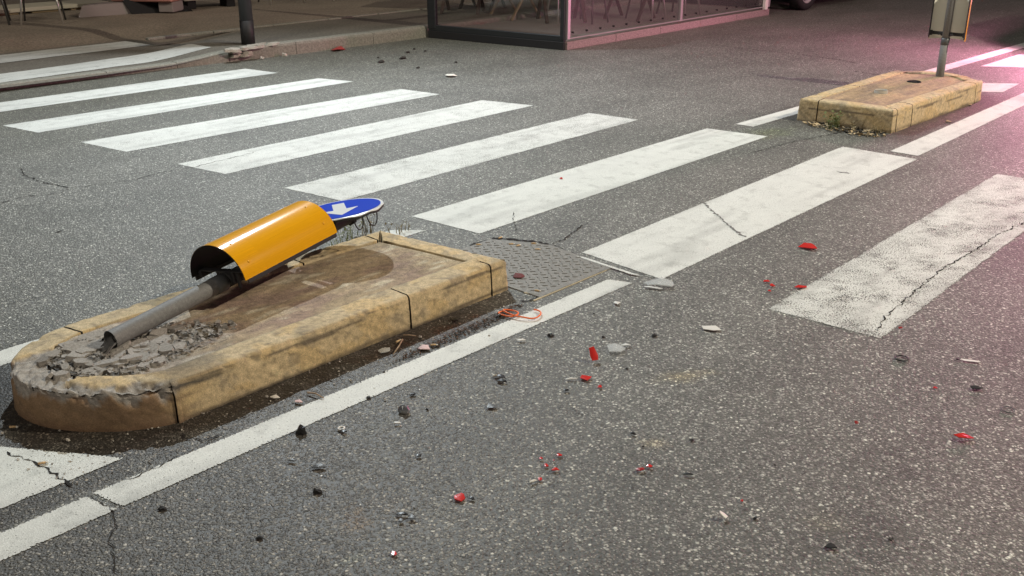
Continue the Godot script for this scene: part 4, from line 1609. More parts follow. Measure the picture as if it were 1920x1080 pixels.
	for k in 26:
		var at: Vector3 = Vector3(5.909, 0.130, -9.008) + Vector3(rng.randf_range(-0.30, 0.32), 0, rng.randf_range(-0.03, 0.10))
		if k > 18:
			at = Vector3(5.782, 0.090, -8.956) + Vector3(rng.randf_range(-0.10, 0.08), rng.randf_range(-0.03, 0.02), 0.0)
		var s := rng.randf_range(0.02, 0.06)
		var poly := PackedVector2Array()
		for j in 6:
			var t := TAU * j / 6 + rng.randf_range(-0.3, 0.3)
			poly.append(Vector2(cos(t) * 1.4, sin(t)) * s)
		st = begin()
		prism(st, poly, -0.02, rng.randf_range(0.002, 0.009), Transform3D(Basis(Vector3.UP, rng.randf() * 0.6) * Basis(Vector3.RIGHT, rng.randf_range(-0.2, 0.2)), at), s * 0.2)
		commit(st, "mortar_piece", M.rubble_pale, r)


# ---------------------------------------------------------------- cars
func make_car(o: Node3D, lit: bool) -> void:
	# local x points forward; the origin lies on the ground under the middle
	var xs := [-2.08, -2.0, -1.85, -1.72, -1.60, -1.45, -1.25, -1.05, -0.90, -0.78, -0.4, 0.0, 0.4, 0.80, 0.92, 1.07, 1.27, 1.47, 1.62, 1.74, 1.88, 2.0, 2.08]
	var st := begin(true)
	var secs := []
	for x in xs:
		var e: float = absf(x) / 2.08
		var hw: float = 0.86 - 0.16 * pow(e, 6.0)
		var low: float = 0.20 + 0.06 * pow(e, 8.0)
		for wx in [-1.25, 1.27]:
			var d: float = absf(x - wx)
			if d < 0.37:
				low = maxf(low, 0.30 + sqrt(0.37 * 0.37 - d * d))
		var belt: float = 0.86 + (0.06 if x < 0.5 else -0.10 * (x - 0.5) / 1.5) - 0.28 * pow(e, 14.0)
		var row := []
		for s in [[0.0, low], [0.92, low], [0.99, maxf(low + 0.03, 0.36)], [1.0, maxf(low + 0.05, 0.55)], [0.985, maxf(low + 0.06, 0.74)], [0.93, maxf(belt, low + 0.08)], [0.0, maxf(belt, low + 0.08) + 0.03]]:
			row.append(Vector3(x, s[1], s[0] * hw))
		secs.append(row)
	for s in [1.0, -1.0]:
		for i in secs.size() - 1:
			for k in 6:
				var f := [secs[i][k], secs[i + 1][k], secs[i + 1][k + 1], secs[i][k + 1]]
				for j in 4:
					f[j] = Vector3(f[j].x, f[j].y, f[j].z * s)
				quad(st, f[0], f[1], f[2], f[3], Vector3((f[0].x + f[1].x) / 2, 0.6, 0))
		for i in [0, secs.size() - 1]:
			for k in range(1, 6):
				var c0: Vector3 = secs[i][0]
				var c1: Vector3 = secs[i][k]
				var c2: Vector3 = secs[i][k + 1]
				tri(st, c0, Vector3(c1.x, c1.y, c1.z * s), Vector3(c2.x, c2.y, c2.z * s), Vector3(0, 0.6, 0))
	commit(st, "body", M.car_paint, o)
	# cabin
	var cab := [[-1.75, 0.90, 0.76], [-1.35, 1.40, 0.60], [-0.9, 1.46, 0.59], [0.0, 1.46, 0.59], [0.35, 1.40, 0.60], [1.05, 0.90, 0.76]]
	st = begin()
	for i in cab.size() - 1:
		var a: Array = cab[i]
		var b: Array = cab[i + 1]
		quad(st, Vector3(a[0], a[1], -a[2]), Vector3(a[0], a[1], a[2]), Vector3(b[0], b[1], b[2]), Vector3(b[0], b[1], -b[2]), Vector3(-0.3, 0.9, 0))
		for s in [-1.0, 1.0]:
			quad(st, Vector3(a[0], 0.9, s * 0.76), Vector3(b[0], 0.9, s * 0.76), Vector3(b[0], b[1], s * b[2]), Vector3(a[0], a[1], s * a[2]), Vector3(-0.3, 0.9, 0))
	commit(st, "cabin", M.car_paint, o)
	for s in [-1.0, 1.0]:
		for w in [[-1.30, -0.42], [-0.34, 0.56]]:
			st = begin()
			var f := func(x: float, t: float) -> Vector3:
				var edge := 1.0 if x < 0.3 else clampf(1.0 - (x - 0.3) * 1.05, 0.15, 1.0)
				return Vector3(x, 0.93 + 0.42 * t * edge, s * lerpf(0.764, 0.62, t * edge))
			quad(st, f.call(w[0], 0.0), f.call(w[1], 0.0), f.call(w[1], 1.0), f.call(w[0], 1.0), Vector3(0, 0.9, 0))
			commit(st, "side_window", M.car_glass, o)
	for e in [[0.40, 1.36, 0.55, 1.0, 0.95, 0.68, 0.02], [-1.70, 0.97, 0.66, -1.38, 1.36, 0.54, -0.02]]:
		st = begin()
		quad(st, Vector3(e[0] + e[6], e[1] + 0.012, -e[2]), Vector3(e[0] + e[6], e[1] + 0.012, e[2]), Vector3(e[3] + e[6], e[4] + 0.012, e[5]), Vector3(e[3] + e[6], e[4] + 0.012, -e[5]), Vector3(-0.3, 0.6, 0))
		commit(st, "windscreen", M.car_glass, o)
	for s in [-1.0, 1.0]:
		st = begin()
		box(st, Vector3(2.04, 0.64, s * 0.56), Vector3(0.10, 0.13, 0.30), Basis(Vector3.UP, -s * 0.2), 0.03)
		commit(st, "headlight", M.head_clear, o)
		st = begin()
		box(st, Vector3(-2.04, 0.72, s * 0.58), Vector3(0.08, 0.16, 0.26), Basis(Vector3.UP, s * 0.2), 0.02)
		commit(st, "tail_light", M.tail_lit if lit else M.tail_red, o)
	for wx in [-1.25, 1.27]:
		for s in [-1.0, 1.0]:
			var xf := Transform3D(Basis(Vector3.RIGHT, s * PI / 2), Vector3(wx, 0.31, s * 0.72))
			st = begin(true)
			lathe(st, [Vector2(0.205, -0.09), Vector2(0.27, -0.10), Vector2(0.30, -0.085), Vector2(0.31, -0.05), Vector2(0.31, 0.06), Vector2(0.30, 0.095), Vector2(0.27, 0.105), Vector2(0.215, 0.095), Vector2(0.205, 0.06)], 36, xf, Vector2(0.26, 0.0), true)
			var tyre := commit(st, "wheel", M.tyre, o)
			st = begin(true)
			lathe(st, [Vector2(0.19, 0.02), Vector2(0.205, 0.03), Vector2(0.218, 0.088), Vector2(0.206, 0.094), Vector2(0.19, 0.08), Vector2(0.183, 0.03)], 36, xf, Vector2(0.2, 0.06), true)
			for k in 5:
				var t := TAU * k / 5 + 0.3
				var c := Vector3(cos(t) * 0.11, 0.07, sin(t) * 0.11)
				box(st, xf * c, Vector3(0.16, 0.025, 0.045), xf.basis * Basis(Vector3.UP, -t), 0.008)
			lathe(st, [Vector2(0.055, 0.03), Vector2(0.055, 0.085), Vector2(0.03, 0.095), Vector2(0.0, 0.095)], 16, xf)
			commit(st, "rim", M.rim, tyre)
	for e in [2.10, -2.10]:
		st = begin()
		box(st, Vector3(e * 0.985, 0.42, 0), Vector3(0.08, 0.2, 1.36), Basis.IDENTITY, 0.03)
		commit(st, "bumper", M.black_plastic, o)


func build_cars() -> void:
	var a := thing("parked_car", "dark car parked beyond the glazed terrace showing one pale wheel", "car", Vector3(15.18, 0, -7.72), PI)
	make_car(a, false)
	var b := thing("waiting_car", "dark car with lit tail lights and roof beacons waiting in the near lane", "car", Vector3(13.85, 0, -2.22))
	make_car(b, true)
	var st := begin()
	box(st, Vector3(-1.36, 1.49, 0), Vector3(0.12, 0.18, 0.76), Basis.IDENTITY, 0.01)
	commit(st, "beacon_base", M.black_plastic, b)
	for z in [-0.32, 0.32]:
		st = begin(true)
		lathe(st, [Vector2(0.0, 0.20), Vector2(0.05, 0.185), Vector2(0.075, 0.05), Vector2(0.08, 0.0)], 16, Transform3D(Basis.IDENTITY, Vector3(-1.36, 1.582, z)))
		commit(st, "beacon_dome", M.tail_lit, b)
		var r := OmniLight3D.new()
		r.name = "beacon_light" if z < 0 else "beacon_light_001"
		b.add_child(r)
		r.position = Vector3(-1.36, 1.74, z)
		r.omni_range = 60.0
		r.omni_attenuation = 2.0
		r.light_color = Color(1.0, 0.60, 0.76)
		r.light_energy = 5.0
		r.light_size = 0.04
		r.shadow_enabled = true
	for e in [["left_tail_beam", Vector3(-2.13, 0.72, -0.58), 8.5], ["right_tail_beam", Vector3(-2.13, 0.72, 0.58), 0.3]]:
		var l := SpotLight3D.new()
		l.name = e[0]
		b.add_child(l)
		l.position = e[1]
		l.rotation = Vector3(0.0, PI / 2 - (0.9 if e[1].z < 0.0 else 0.2), 0)
		l.spot_angle = 89.0
		l.spot_angle_attenuation = 1.0
		l.spot_range = 60.0
		l.spot_attenuation = 2.0
		l.light_color = Color(1.0, 0.60, 0.76)
		l.light_energy = e[2]
		l.light_size = 0.12
		l.shadow_enabled = true


# ---------------------------------------------------------------- broken pieces and litter
func piece(called: String, m: Material, at: Vector3, len: float, wid: float, thick: float, curl: float, turn: float, tilt: float, sd: int, label: String, cat: String, group := "") -> MeshInstance3D:
	var r := RandomNumberGenerator.new()
	r.seed = sd
	var st := begin()
	var n := r.randi_range(5, 7)
	var poly := []
	for k in n:
		var t := TAU * k / n + r.randf_range(-0.4, 0.4)
		var q := Vector2(cos(t), sin(t)) * r.randf_range(0.6, 1.12)
		poly.append(Vector2(q.x * len / 2, q.y * wid / 2))
	var f := func(p: Vector2, y: float) -> Vector3:
		var u := p.x / (len / 2)
		return Vector3(p.x, y + curl * (1.0 - u * u) - curl * 0.15 * (p.y / wid), p.y)
	var mid: Vector3 = f.call(Vector2.ZERO, thick / 2)
	for k in n:
		var a: Vector2 = poly[k]
		var b: Vector2 = poly[(k + 1) % n]
		var ha := a * 0.5
		var hb := b * 0.5
		for y in [0.0, thick]:
			var ins := mid + Vector3(0, -5.0 if y > 0.0 else 5.0, 0)
			tri(st, f.call(Vector2.ZERO, y), f.call(ha, y), f.call(hb, y), ins)
			quad(st, f.call(ha, y), f.call(a, y), f.call(b, y), f.call(hb, y), ins)
		quad(st, f.call(a, 0.0), f.call(b, 0.0), f.call(b, thick), f.call(a, thick), mid)
	var o := commit(st, called, m)
	o.transform = Transform3D(Basis(Vector3.UP, turn) * Basis(Vector3.RIGHT, tilt), at + Vector3(0, 0.0045 + absf(sin(tilt)) * wid * 0.42, 0))
	tag(o, label, cat, group)
	return o


func chunk(called: String, m: Material, at: Vector3, len: float, wid: float, high: float, turn: float, sd: int, label: String, cat: String, group := "") -> void:
	var r := RandomNumberGenerator.new()
	r.seed = sd
	var pts := []
	for j in 3:
		var ring := []
		for k in 7:
			var t := TAU * k / 7 + r.randf_range(-0.3, 0.3)
			var s: float = [1.0, 0.9, 0.62][j] * r.randf_range(0.65, 1.1)
			ring.append(Vector3(cos(t) * len / 2 * s, high * [0.0, 0.5, 1.0][j] * r.randf_range(0.6, 1.2), sin(t) * wid / 2 * s))
		pts.append(ring)
	var st := begin()
	var mid := Vector3(0, high * 0.4, 0)
	for j in 2:
		for k in 7:
			quad(st, pts[j][k], pts[j][(k + 1) % 7], pts[j + 1][(k + 1) % 7], pts[j + 1][k], mid)
	for k in 7:
		tri(st, Vector3(0, high * 0.85, 0), pts[2][k], pts[2][(k + 1) % 7], mid)
	var o := commit(st, called, m)
	o.transform = Transform3D(Basis(Vector3.UP, turn), at + Vector3(0, 0.003, 0))
	tag(o, label, cat, group)


func butt(at: Vector3, turn: float, label: String) -> void:
	var o := thing("cigarette_butt", label, "cigarette butt", at + Vector3(0, 0.0075, 0), turn, "cigarette butts")
	var st := begin(true)
	tube(st, [Vector3(-0.012, 0, 0), Vector3(0.0, 0.0003, 0.0), Vector3(0.009, 0, 0.0005)], 0.0038, 9)
	commit(st, "filter", M.filter, o)
	st = begin(true)
	tube(st, [Vector3(0.009, 0, 0.0005), Vector3(0.016, -0.0006, 0.001)], [0.0038, 0.0031], 9)
	commit(st, "paper", M.paper, o)


func ring(called: String, m: Material, at: Vector3, r: float, t: float, label: String) -> void:
	var st := begin(true)
	var pts := []
	for k in 25:
		var a := TAU * k / 24.0 * 0.985
		pts.append(Vector3(cos(a) * r, 0.0, sin(a) * r * 0.93))
	tube(st, pts, t, 7)
	var o := commit(st, called, m)
	o.position = at + Vector3(0, t + 0.003, 0)
	tag(o, label, "ring")


func weed(at: Vector3, n: int, tall: float, spread: float, sd: int, m: Material, label: String) -> void:
	var r := RandomNumberGenerator.new()
	r.seed = sd
	var o := thing("weed", label, "weed", at)
	var st := begin()
	var lf := begin()
	for k in n:
		var a := r.randf() * TAU
		var b := Vector3(cos(a) * r.randf() * spread, 0, sin(a) * r.randf() * spread * 0.5)
		var h := tall * r.randf_range(0.45, 1.0)
		var lean := Vector3(r.randf_range(-1, 1), 0, r.randf_range(-1, 1)) * h * 0.5
		var prev := b
		var side := Vector3(cos(a * 3.0), 0, sin(a * 3.0)) * 0.0022
		for j in range(1, 6):
			var t := j / 5.0
			var p := b + Vector3(0, h * t * (1.0 - 0.18 * t), 0) + lean * t * t
			var w := side * (1.15 - t)
			quad(st, prev - side * (1.15 - t + 0.2), prev + side * (1.15 - t + 0.2), p + w, p - w, prev - Vector3(side.z, 0, -side.x) * 50.0)
			if j > 1 and r.randf() < 0.75:
				var d := Vector3(r.randf_range(-1, 1), r.randf_range(-0.1, 0.8), r.randf_range(-1, 1)).normalized() * h * r.randf_range(0.12, 0.28)
				var o2 := d.cross(Vector3.UP).normalized() * d.length() * 0.3
				quad(lf, p, p + d * 0.5 + o2, p + d, p + d * 0.5 - o2, p - Vector3(0, 1, 0.3))
			prev = p
	commit(st, "stems", m, o).set_meta("kind", "stuff")
	commit(lf, "leaves", m, o).set_meta("kind", "stuff")


func litter_bed(called: String, label: String, poly: Array, count: int, sizes: Vector2, m: Material, m2: Material, sd: int, aspect := 0.45) -> Node3D:
	var r := RandomNumberGenerator.new()
	r.seed = sd
	var pv := PackedVector2Array(poly)
	var lo := Vector2(1e9, 1e9)
	var hi := -lo
	for p in pv:
		lo = lo.min(p)
		hi = hi.max(p)
	var st := [begin(), begin()]
	var made := 0
	while made < count:
		var p := Vector2(r.randf_range(lo.x, hi.x), r.randf_range(lo.y, hi.y))
		if not Geometry2D.is_point_in_polygon(p, pv):
			continue
		made += 1
		var s := lerpf(sizes.x, sizes.y, pow(r.randf(), 2.5))
		var b := Basis(Vector3.UP, r.randf() * TAU) * Basis(Vector3.RIGHT, r.randf_range(-0.5, 0.5)) * Basis(Vector3.BACK, r.randf_range(-0.4, 0.4))
		var c := Vector3(p.x, 0.003 + s * 0.25, p.y)
		var a := aspect * r.randf_range(0.6, 1.3)
		var q := [Vector3(-s, 0, 0), Vector3(-s * 0.2, s * 0.15, s * a), Vector3(s, 0, s * a * 0.1), Vector3(s * 0.1, s * 0.12, -s * a)]
		for k in 4:
			q[k] = c + b * q[k]
		var sti: SurfaceTool = st[0 if r.randf() < 0.65 else 1]
		quad(sti, q[0], q[1], q[2], q[3], c - Vector3(0, 1, 0))
		quad(sti, q[0] - Vector3(0, s * 0.12, 0), q[1] - Vector3(0, s * 0.12, 0), q[2] - Vector3(0, s * 0.12, 0), q[3] - Vector3(0, s * 0.12, 0), c + Vector3(0, 1, 0))
	var o := thing(called, label, "litter")
	o.set_meta("kind", "stuff")
	commit(st[0], "bits", m, o).set_meta("kind", "stuff")
	commit(st[1], "bits", m2, o).set_meta("kind", "stuff")
	return o


func build_debris() -> void:
	piece("red_shard", M.red_plastic, Vector3(4.347, 0.000, -2.022), 0.093, 0.092, 0.0025, 0.0080, -0.83, 0.00, 101, "large flat red shard alone between the last two zebra stripes", "shard", "red plastic shards from a broken lamp")
	piece("red_shard", M.red_plastic, Vector3(3.791, -0.000, -1.937), 0.037, 0.029, 0.0025, 0.0040, -0.83, 0.00, 102, "left one of three small red chips left of the worn zebra stripe", "shard", "red plastic shards from a broken lamp")
	piece("red_shard", M.red_plastic, Vector3(3.761, 0.000, -1.895), 0.030, 0.034, 0.0025, 0.0039, -0.83, 0.00, 103, "middle one of three small red chips left of the worn zebra stripe", "shard", "red plastic shards from a broken lamp")
	piece("red_shard", M.red_plastic, Vector3(3.699, 0.000, -1.871), 0.016, 0.022, 0.0025, 0.0021, -0.83, 0.00, 104, "smallest lowest of three red chips left of the worn zebra stripe", "shard", "red plastic shards from a broken lamp")
	piece("red_shard", M.red_plastic, Vector3(3.829, -0.000, -1.792), 0.069, 0.034, 0.0025, 0.0040, -0.83, 0.00, 105, "slim red shard touching the left edge of the worn zebra stripe", "shard", "red plastic shards from a broken lamp")
	piece("red_shard", M.red_plastic, Vector3(2.659, 0.000, -2.014), 0.039, 0.064, 0.0025, 0.0051, -0.43, 0.95, 106, "red shard standing on edge left of the clear lens fragment", "shard", "red plastic shards from a broken lamp")
	piece("red_shard", M.red_plastic, Vector3(2.516, 0.000, -1.940), 0.053, 0.036, 0.0025, 0.0040, -1.18, 0.00, 107, "pointed red shard with a white strip at its left tip", "shard", "red plastic shards from a broken lamp")
	piece("red_shard", M.red_plastic, Vector3(2.499, 0.000, -1.862), 0.017, 0.018, 0.0025, 0.0022, -0.83, 0.00, 108, "tiny red chip just right of the pointed red shard", "shard", "red plastic shards from a broken lamp")
	piece("red_shard", M.red_plastic, Vector3(2.983, 0.000, -0.811), 0.084, 0.044, 0.0025, 0.0109, -0.75, 0.00, 109, "long curved red shard lying alone at the right of the lane", "shard", "red plastic shards from a broken lamp")
	piece("red_shard", M.red_dark, Vector3(2.850, 0.000, -1.094), 0.019, 0.019, 0.0025, 0.0025, -0.83, 0.50, 110, "dark red chip left of the long curved red shard", "shard", "red plastic shards from a broken lamp")
	piece("red_shard", M.red_plastic, Vector3(3.271, 0.000, -1.001), 0.017, 0.015, 0.0025, 0.0022, -0.83, 0.00, 111, "faint red chip above the long curved red shard", "shard", "red plastic shards from a broken lamp")
	piece("red_shard", M.red_dark, Vector3(3.689, 0.000, -1.296), 0.021, 0.016, 0.0025, 0.0027, -0.83, 0.30, 112, "dark red chip at the near corner of the worn zebra stripe", "shard", "red plastic shards from a broken lamp")
	piece("red_shard", M.red_dark, Vector3(2.154, 0.000, -1.446), 0.032, 0.018, 0.0025, 0.0040, -0.48, 0.00, 113, "left half of a snapped slim red shard in the lower middle", "shard", "red plastic shards from a broken lamp")
	piece("red_shard", M.red_plastic, Vector3(2.188, 0.000, -1.435), 0.022, 0.016, 0.0025, 0.0029, -0.53, 0.00, 114, "right half of a snapped slim red shard in the lower middle", "shard", "red plastic shards from a broken lamp")
	piece("red_shard", M.red_plastic, Vector3(2.004, 0.000, -1.705), 0.015, 0.013, 0.0025, 0.0019, -0.83, 0.00, 115, "upper left one of a cluster of small red chips", "shard", "red plastic shards from a broken lamp")
	piece("red_shard", M.red_plastic, Vector3(2.055, 0.000, -1.676), 0.019, 0.016, 0.0025, 0.0025, -1.23, 0.00, 116, "upper right one of a cluster of small red chips", "shard", "red plastic shards from a broken lamp")
	piece("red_shard", M.red_dark, Vector3(2.023, 0.000, -1.670), 0.008, 0.011, 0.0020, 0.0010, -0.83, 0.00, 117, "tiny dark chip inside the cluster of small red chips", "shard", "red plastic shards from a broken lamp")
	piece("red_shard", M.red_plastic, Vector3(1.985, -0.000, -1.667), 0.016, 0.018, 0.0025, 0.0021, -0.43, 0.00, 118, "middle one of a cluster of small red chips", "shard", "red plastic shards from a broken lamp")
	piece("red_shard", M.red_plastic, Vector3(1.985, 0.000, -1.632), 0.024, 0.018, 0.0025, 0.0031, -0.83, 0.00, 119, "largest of a cluster of small red chips", "shard", "red plastic shards from a broken lamp")
	piece("red_shard", M.red_plastic, Vector3(1.916, 0.000, -1.631), 0.017, 0.015, 0.0025, 0.0022, -0.83, 0.00, 120, "lowest one of a cluster of small red chips", "shard", "red plastic shards from a broken lamp")
	piece("red_shard", M.red_plastic, Vector3(1.690, 0.000, -1.739), 0.038, 0.045, 0.0030, 0.0020, -1.33, 0.00, 121, "salmon red block-like shard beside a black strip at the bottom", "shard", "red plastic shards from a broken lamp")
	piece("red_shard", M.red_plastic, Vector3(1.395, 0.000, -1.681), 0.019, 0.018, 0.0020, 0.0010, -0.83, 0.00, 122, "small bright red shard nearest the bottom border", "shard", "red plastic shards from a broken lamp")
	piece("red_shard", M.red_plastic, Vector3(2.214, 0.000, -1.139), 0.009, 0.010, 0.0023, 0.0012, -0.83, 0.00, 123, "tiny faint red chip at the lower right of the middle", "shard", "red plastic shards from a broken lamp")
	piece("red_shard", M.red_dark, Vector3(6.898, 0.000, -8.814), 0.150, 0.283, 0.0025, 0.0195, -0.83, 0.00, 124, "dark red plastic shell lying against the far kerb", "shard", "red plastic shards from a broken lamp")
	piece("red_shard", M.red_plastic, Vector3(4.495, 0.000, -3.692), 0.019, 0.042, 0.0025, 0.0025, -0.83, 0.00, 125, "tiny red chip on the zebra stripe above the inspection cover", "shard", "red plastic shards from a broken lamp")
	chunk("black_fragment", M.black_plastic, Vector3(1.613, 0.000, -2.369), 0.044, 0.031, 0.024, -0.83, 126, "chunky black fragment standing at the outer edge of the white line", "fragment", "black plastic fragments of a car")
	chunk("black_fragment", M.black_plastic, Vector3(1.911, 0.000, -2.395), 0.022, 0.015, 0.007, -0.83, 127, "small black lump lying on the white edge line", "fragment", "black plastic fragments of a car")
	piece("black_fragment", M.black_plastic, Vector3(2.025, 0.000, -2.301), 0.024, 0.024, 0.0025, 0.0031, -1.33, 0.00, 128, "small black sliver between the white line and the silver fragment", "fragment", "black plastic fragments of a car")
	chunk("black_fragment", M.black_plastic, Vector3(1.987, 0.000, -2.187), 0.012, 0.009, 0.005, -0.83, 129, "round black crumb right of the silver fragment", "fragment", "black plastic fragments of a car")
	piece("black_fragment", M.grey_plastic, Vector3(2.143, 0.000, -2.042), 0.037, 0.042, 0.0025, 0.0030, -0.43, 0.00, 130, "flat grey fragment below the chrome strip", "fragment", "black plastic fragments of a car")
	chunk("black_fragment", M.black_plastic, Vector3(2.716, 0.000, -2.270), 0.033, 0.023, 0.008, -0.83, 131, "black fragment on the lane above the red shards", "fragment", "black plastic fragments of a car")
	chunk("black_fragment", M.black_plastic, Vector3(2.842, 0.000, -2.110), 0.019, 0.013, 0.005, -0.83, 132, "small black crumb above the clear lens fragment", "fragment", "black plastic fragments of a car")
	chunk("black_fragment", M.black_plastic, Vector3(2.985, 0.000, -1.971), 0.029, 0.020, 0.007, -0.33, 133, "black fragment on the lane left of the white slab", "fragment", "black plastic fragments of a car")
	piece("black_fragment", M.black_plastic, Vector3(2.398, 0.000, -1.931), 0.029, 0.014, 0.0025, 0.0038, -0.83, 0.00, 134, "thin flat black sliver below the pointed red shard", "fragment", "black plastic fragments of a car")
	chunk("black_fragment", M.black_plastic, Vector3(2.683, 0.000, -1.880), 0.015, 0.011, 0.004, -0.83, 135, "small black crumb right of the pointed red shard", "fragment", "black plastic fragments of a car")
	piece("black_fragment", M.black_plastic, Vector3(1.765, 0.000, -1.990), 0.024, 0.016, 0.0025, 0.0032, -0.83, 0.00, 136, "flat black fragment below the middle of the white line", "fragment", "black plastic fragments of a car")
	chunk("black_fragment", M.black_matt, Vector3(1.439, 0.000, -2.060), 0.031, 0.021, 0.011, -0.83, 137, "spiky black fragment near the lower end of the white line", "fragment", "black plastic fragments of a car")
	piece("black_fragment", M.black_plastic, Vector3(1.526, 0.000, -1.796), 0.041, 0.016, 0.0025, 0.0040, -0.98, 0.00, 138, "long black flake, upper of three flakes lying together", "fragment", "black plastic fragments of a car")
	piece("black_fragment", M.grey_plastic, Vector3(1.532, 0.000, -1.762), 0.029, 0.025, 0.0025, 0.0038, -1.03, 0.00, 139, "broad grey-black flake, right of three flakes lying together", "fragment", "black plastic fragments of a car")
	piece("black_fragment", M.grey_plastic, Vector3(1.504, 0.000, -1.776), 0.019, 0.016, 0.0025, 0.0025, -0.83, 0.00, 140, "small grey flake, lowest of three flakes lying together", "fragment", "black plastic fragments of a car")
	piece("black_fragment", M.grey_plastic, Vector3(1.491, 0.000, -2.250), 0.031, 0.019, 0.0025, 0.0040, -0.83, 0.00, 141, "pale-edged grey flake near the lower white line", "fragment", "black plastic fragments of a car")
	piece("black_fragment", M.grey_plastic, Vector3(1.527, 0.000, -2.162), 0.048, 0.024, 0.0025, 0.0062, -0.73, 0.00, 142, "curled silver-grey flake near the lower white line", "fragment", "black plastic fragments of a car")
	piece("black_fragment", M.black_plastic, Vector3(2.312, 0.000, -1.589), 0.024, 0.012, 0.0025, 0.0031, -1.18, 0.00, 143, "slim black sliver in the middle of the lane", "fragment", "black plastic fragments of a car")
	chunk("black_fragment", M.black_plastic, Vector3(2.407, 0.000, -1.429), 0.017, 0.012, 0.006, -0.83, 144, "black crumb with a pale top in the middle of the lane", "fragment", "black plastic fragments of a car")
	piece("black_fragment", M.black_plastic, Vector3(2.227, 0.000, -1.326), 0.038, 0.013, 0.0025, 0.0040, -1.03, 0.00, 145, "slim black sliver right of the snapped red shard", "fragment", "black plastic fragments of a car")
	chunk("black_fragment", M.black_plastic, Vector3(2.167, 0.000, -1.070), 0.018, 0.012, 0.005, -0.23, 146, "twisted black crumb right of the white tooth-shaped piece", "fragment", "black plastic fragments of a car")
	piece("black_fragment", M.black_matt, Vector3(2.182, 0.000, -0.856), 0.035, 0.032, 0.0025, 0.0040, -0.53, 0.00, 147, "flat dark fragment at the lower right of the lane", "fragment", "black plastic fragments of a car")
	piece("black_fragment", M.black_plastic, Vector3(1.710, 0.000, -1.710), 0.020, 0.014, 0.0025, 0.0025, -1.33, 0.00, 148, "short black strip with a pale end beside the salmon red shard", "fragment", "black plastic fragments of a car")
	chunk("black_fragment", M.black_plastic, Vector3(2.273, 0.000, -1.519), 0.008, 0.006, 0.004, -0.83, 149, "tiny black crumb beside the pale yellow smear", "fragment", "black plastic fragments of a car")
	chunk("black_fragment", M.black_matt, Vector3(1.098, 0.000, -2.311), 0.033, 0.023, 0.007, -0.83, 150, "dark crumpled fragment below the lower white line", "fragment", "black plastic fragments of a car")
	chunk("black_fragment", M.black_matt, Vector3(1.201, 0.000, -1.997), 0.023, 0.016, 0.006, -0.83, 151, "black crumb nearest the lower left", "fragment", "black plastic fragments of a car")
	piece("black_fragment", M.black_plastic, Vector3(2.579, 0.000, -2.649), 0.051, 0.051, 0.0025, 0.0067, -0.83, 0.00, 152, "black curved fragment at the foot of the island", "fragment", "black plastic fragments of a car")
	piece("black_fragment", M.black_plastic, Vector3(1.708, 0.000, -2.274), 0.027, 0.021, 0.0025, 0.0035, -0.93, 0.00, 153, "small black fragment beside the white ring piece", "fragment", "black plastic fragments of a car")
	chunk("black_fragment", M.black_plastic, Vector3(2.323, -0.000, -0.756), 0.017, 0.012, 0.006, -0.83, 154, "dark crumb in the lower right corner of the lane", "fragment", "black plastic fragments of a car")
	chunk("black_fragment", M.black_plastic, Vector3(2.997, 0.000, -2.277), 0.013, 0.009, 0.004, -0.83, 155, "tiny black crumb near the end of the orange cord", "fragment", "black plastic fragments of a car")
	chunk("black_fragment", M.black_plastic, Vector3(2.074, 0.000, -2.504), 0.013, 0.009, 0.004, -0.83, 156, "tiny black crumb where the white line meets the dirt", "fragment", "black plastic fragments of a car")
	piece("black_fragment", M.black_matt, Vector3(3.366, 0.000, -0.896), 0.048, 0.031, 0.0025, 0.0040, -0.83, 0.00, 157, "dull black scrap at the right of the lane", "fragment", "black plastic fragments of a car")
	piece("black_fragment", M.black_plastic, Vector3(3.551, 0.000, -1.026), 0.020, 0.013, 0.0025, 0.0025, -0.83, 0.00, 158, "black speck left of the white scratch at the right", "fragment", "black plastic fragments of a car")
	chunk("silver_fragment", M.chrome, Vector3(1.926, 0.000, -2.232), 0.046, 0.032, 0.025, -0.83, 159, "shiny silver and black fragment beside the white edge line", "fragment", "")
	piece("chrome_strip", M.chrome, Vector3(2.318, 0.000, -2.164), 0.053, 0.036, 0.0030, 0.0068, -1.28, 0.00, 160, "curved chrome strip lying on the lane", "trim", "")
	piece("chrome_backing", M.black_plastic, Vector3(2.301, 0.000, -2.140), 0.041, 0.021, 0.0025, 0.0053, -1.28, 0.00, 161, "black backing edge under the curved chrome strip", "trim", "")
	piece("lens_fragment", M.clear_plastic, Vector3(2.781, 0.000, -2.003), 0.088, 0.090, 0.0040, 0.0060, -0.83, 0.00, 162, "clear lens fragment with bright rim beside the standing red shard", "lens", "clear plastic fragments of a lamp")
	piece("lens_fragment", M.clear_edge, Vector3(2.830, 0.000, -1.997), 0.048, 0.017, 0.0025, 0.0063, -0.53, 0.00, 163, "raised clear rim of the lens fragment beside the standing red shard", "lens", "clear plastic fragments of a lamp")
	piece("lens_fragment", M.clear_plastic, Vector3(3.440, 0.000, -2.257), 0.153, 0.100, 0.0040, 0.0160, -0.93, 0.00, 164, "large clear curved fragment at the near corner of the zebra stripe", "lens", "clear plastic fragments of a lamp")
	piece("lens_fragment", M.clear_edge, Vector3(3.389, -0.000, -2.266), 0.101, 0.022, 0.0025, 0.0040, -1.13, 0.00, 165, "bright lower rim of the large clear curved fragment", "lens", "clear plastic fragments of a lamp")
	piece("lens_fragment", M.clear_plastic, Vector3(2.193, 0.000, -2.635), 0.048, 0.065, 0.0025, 0.0040, -0.83, 0.00, 166, "clear fragment in the dirt beside the forked twig", "lens", "clear plastic fragments of a lamp")
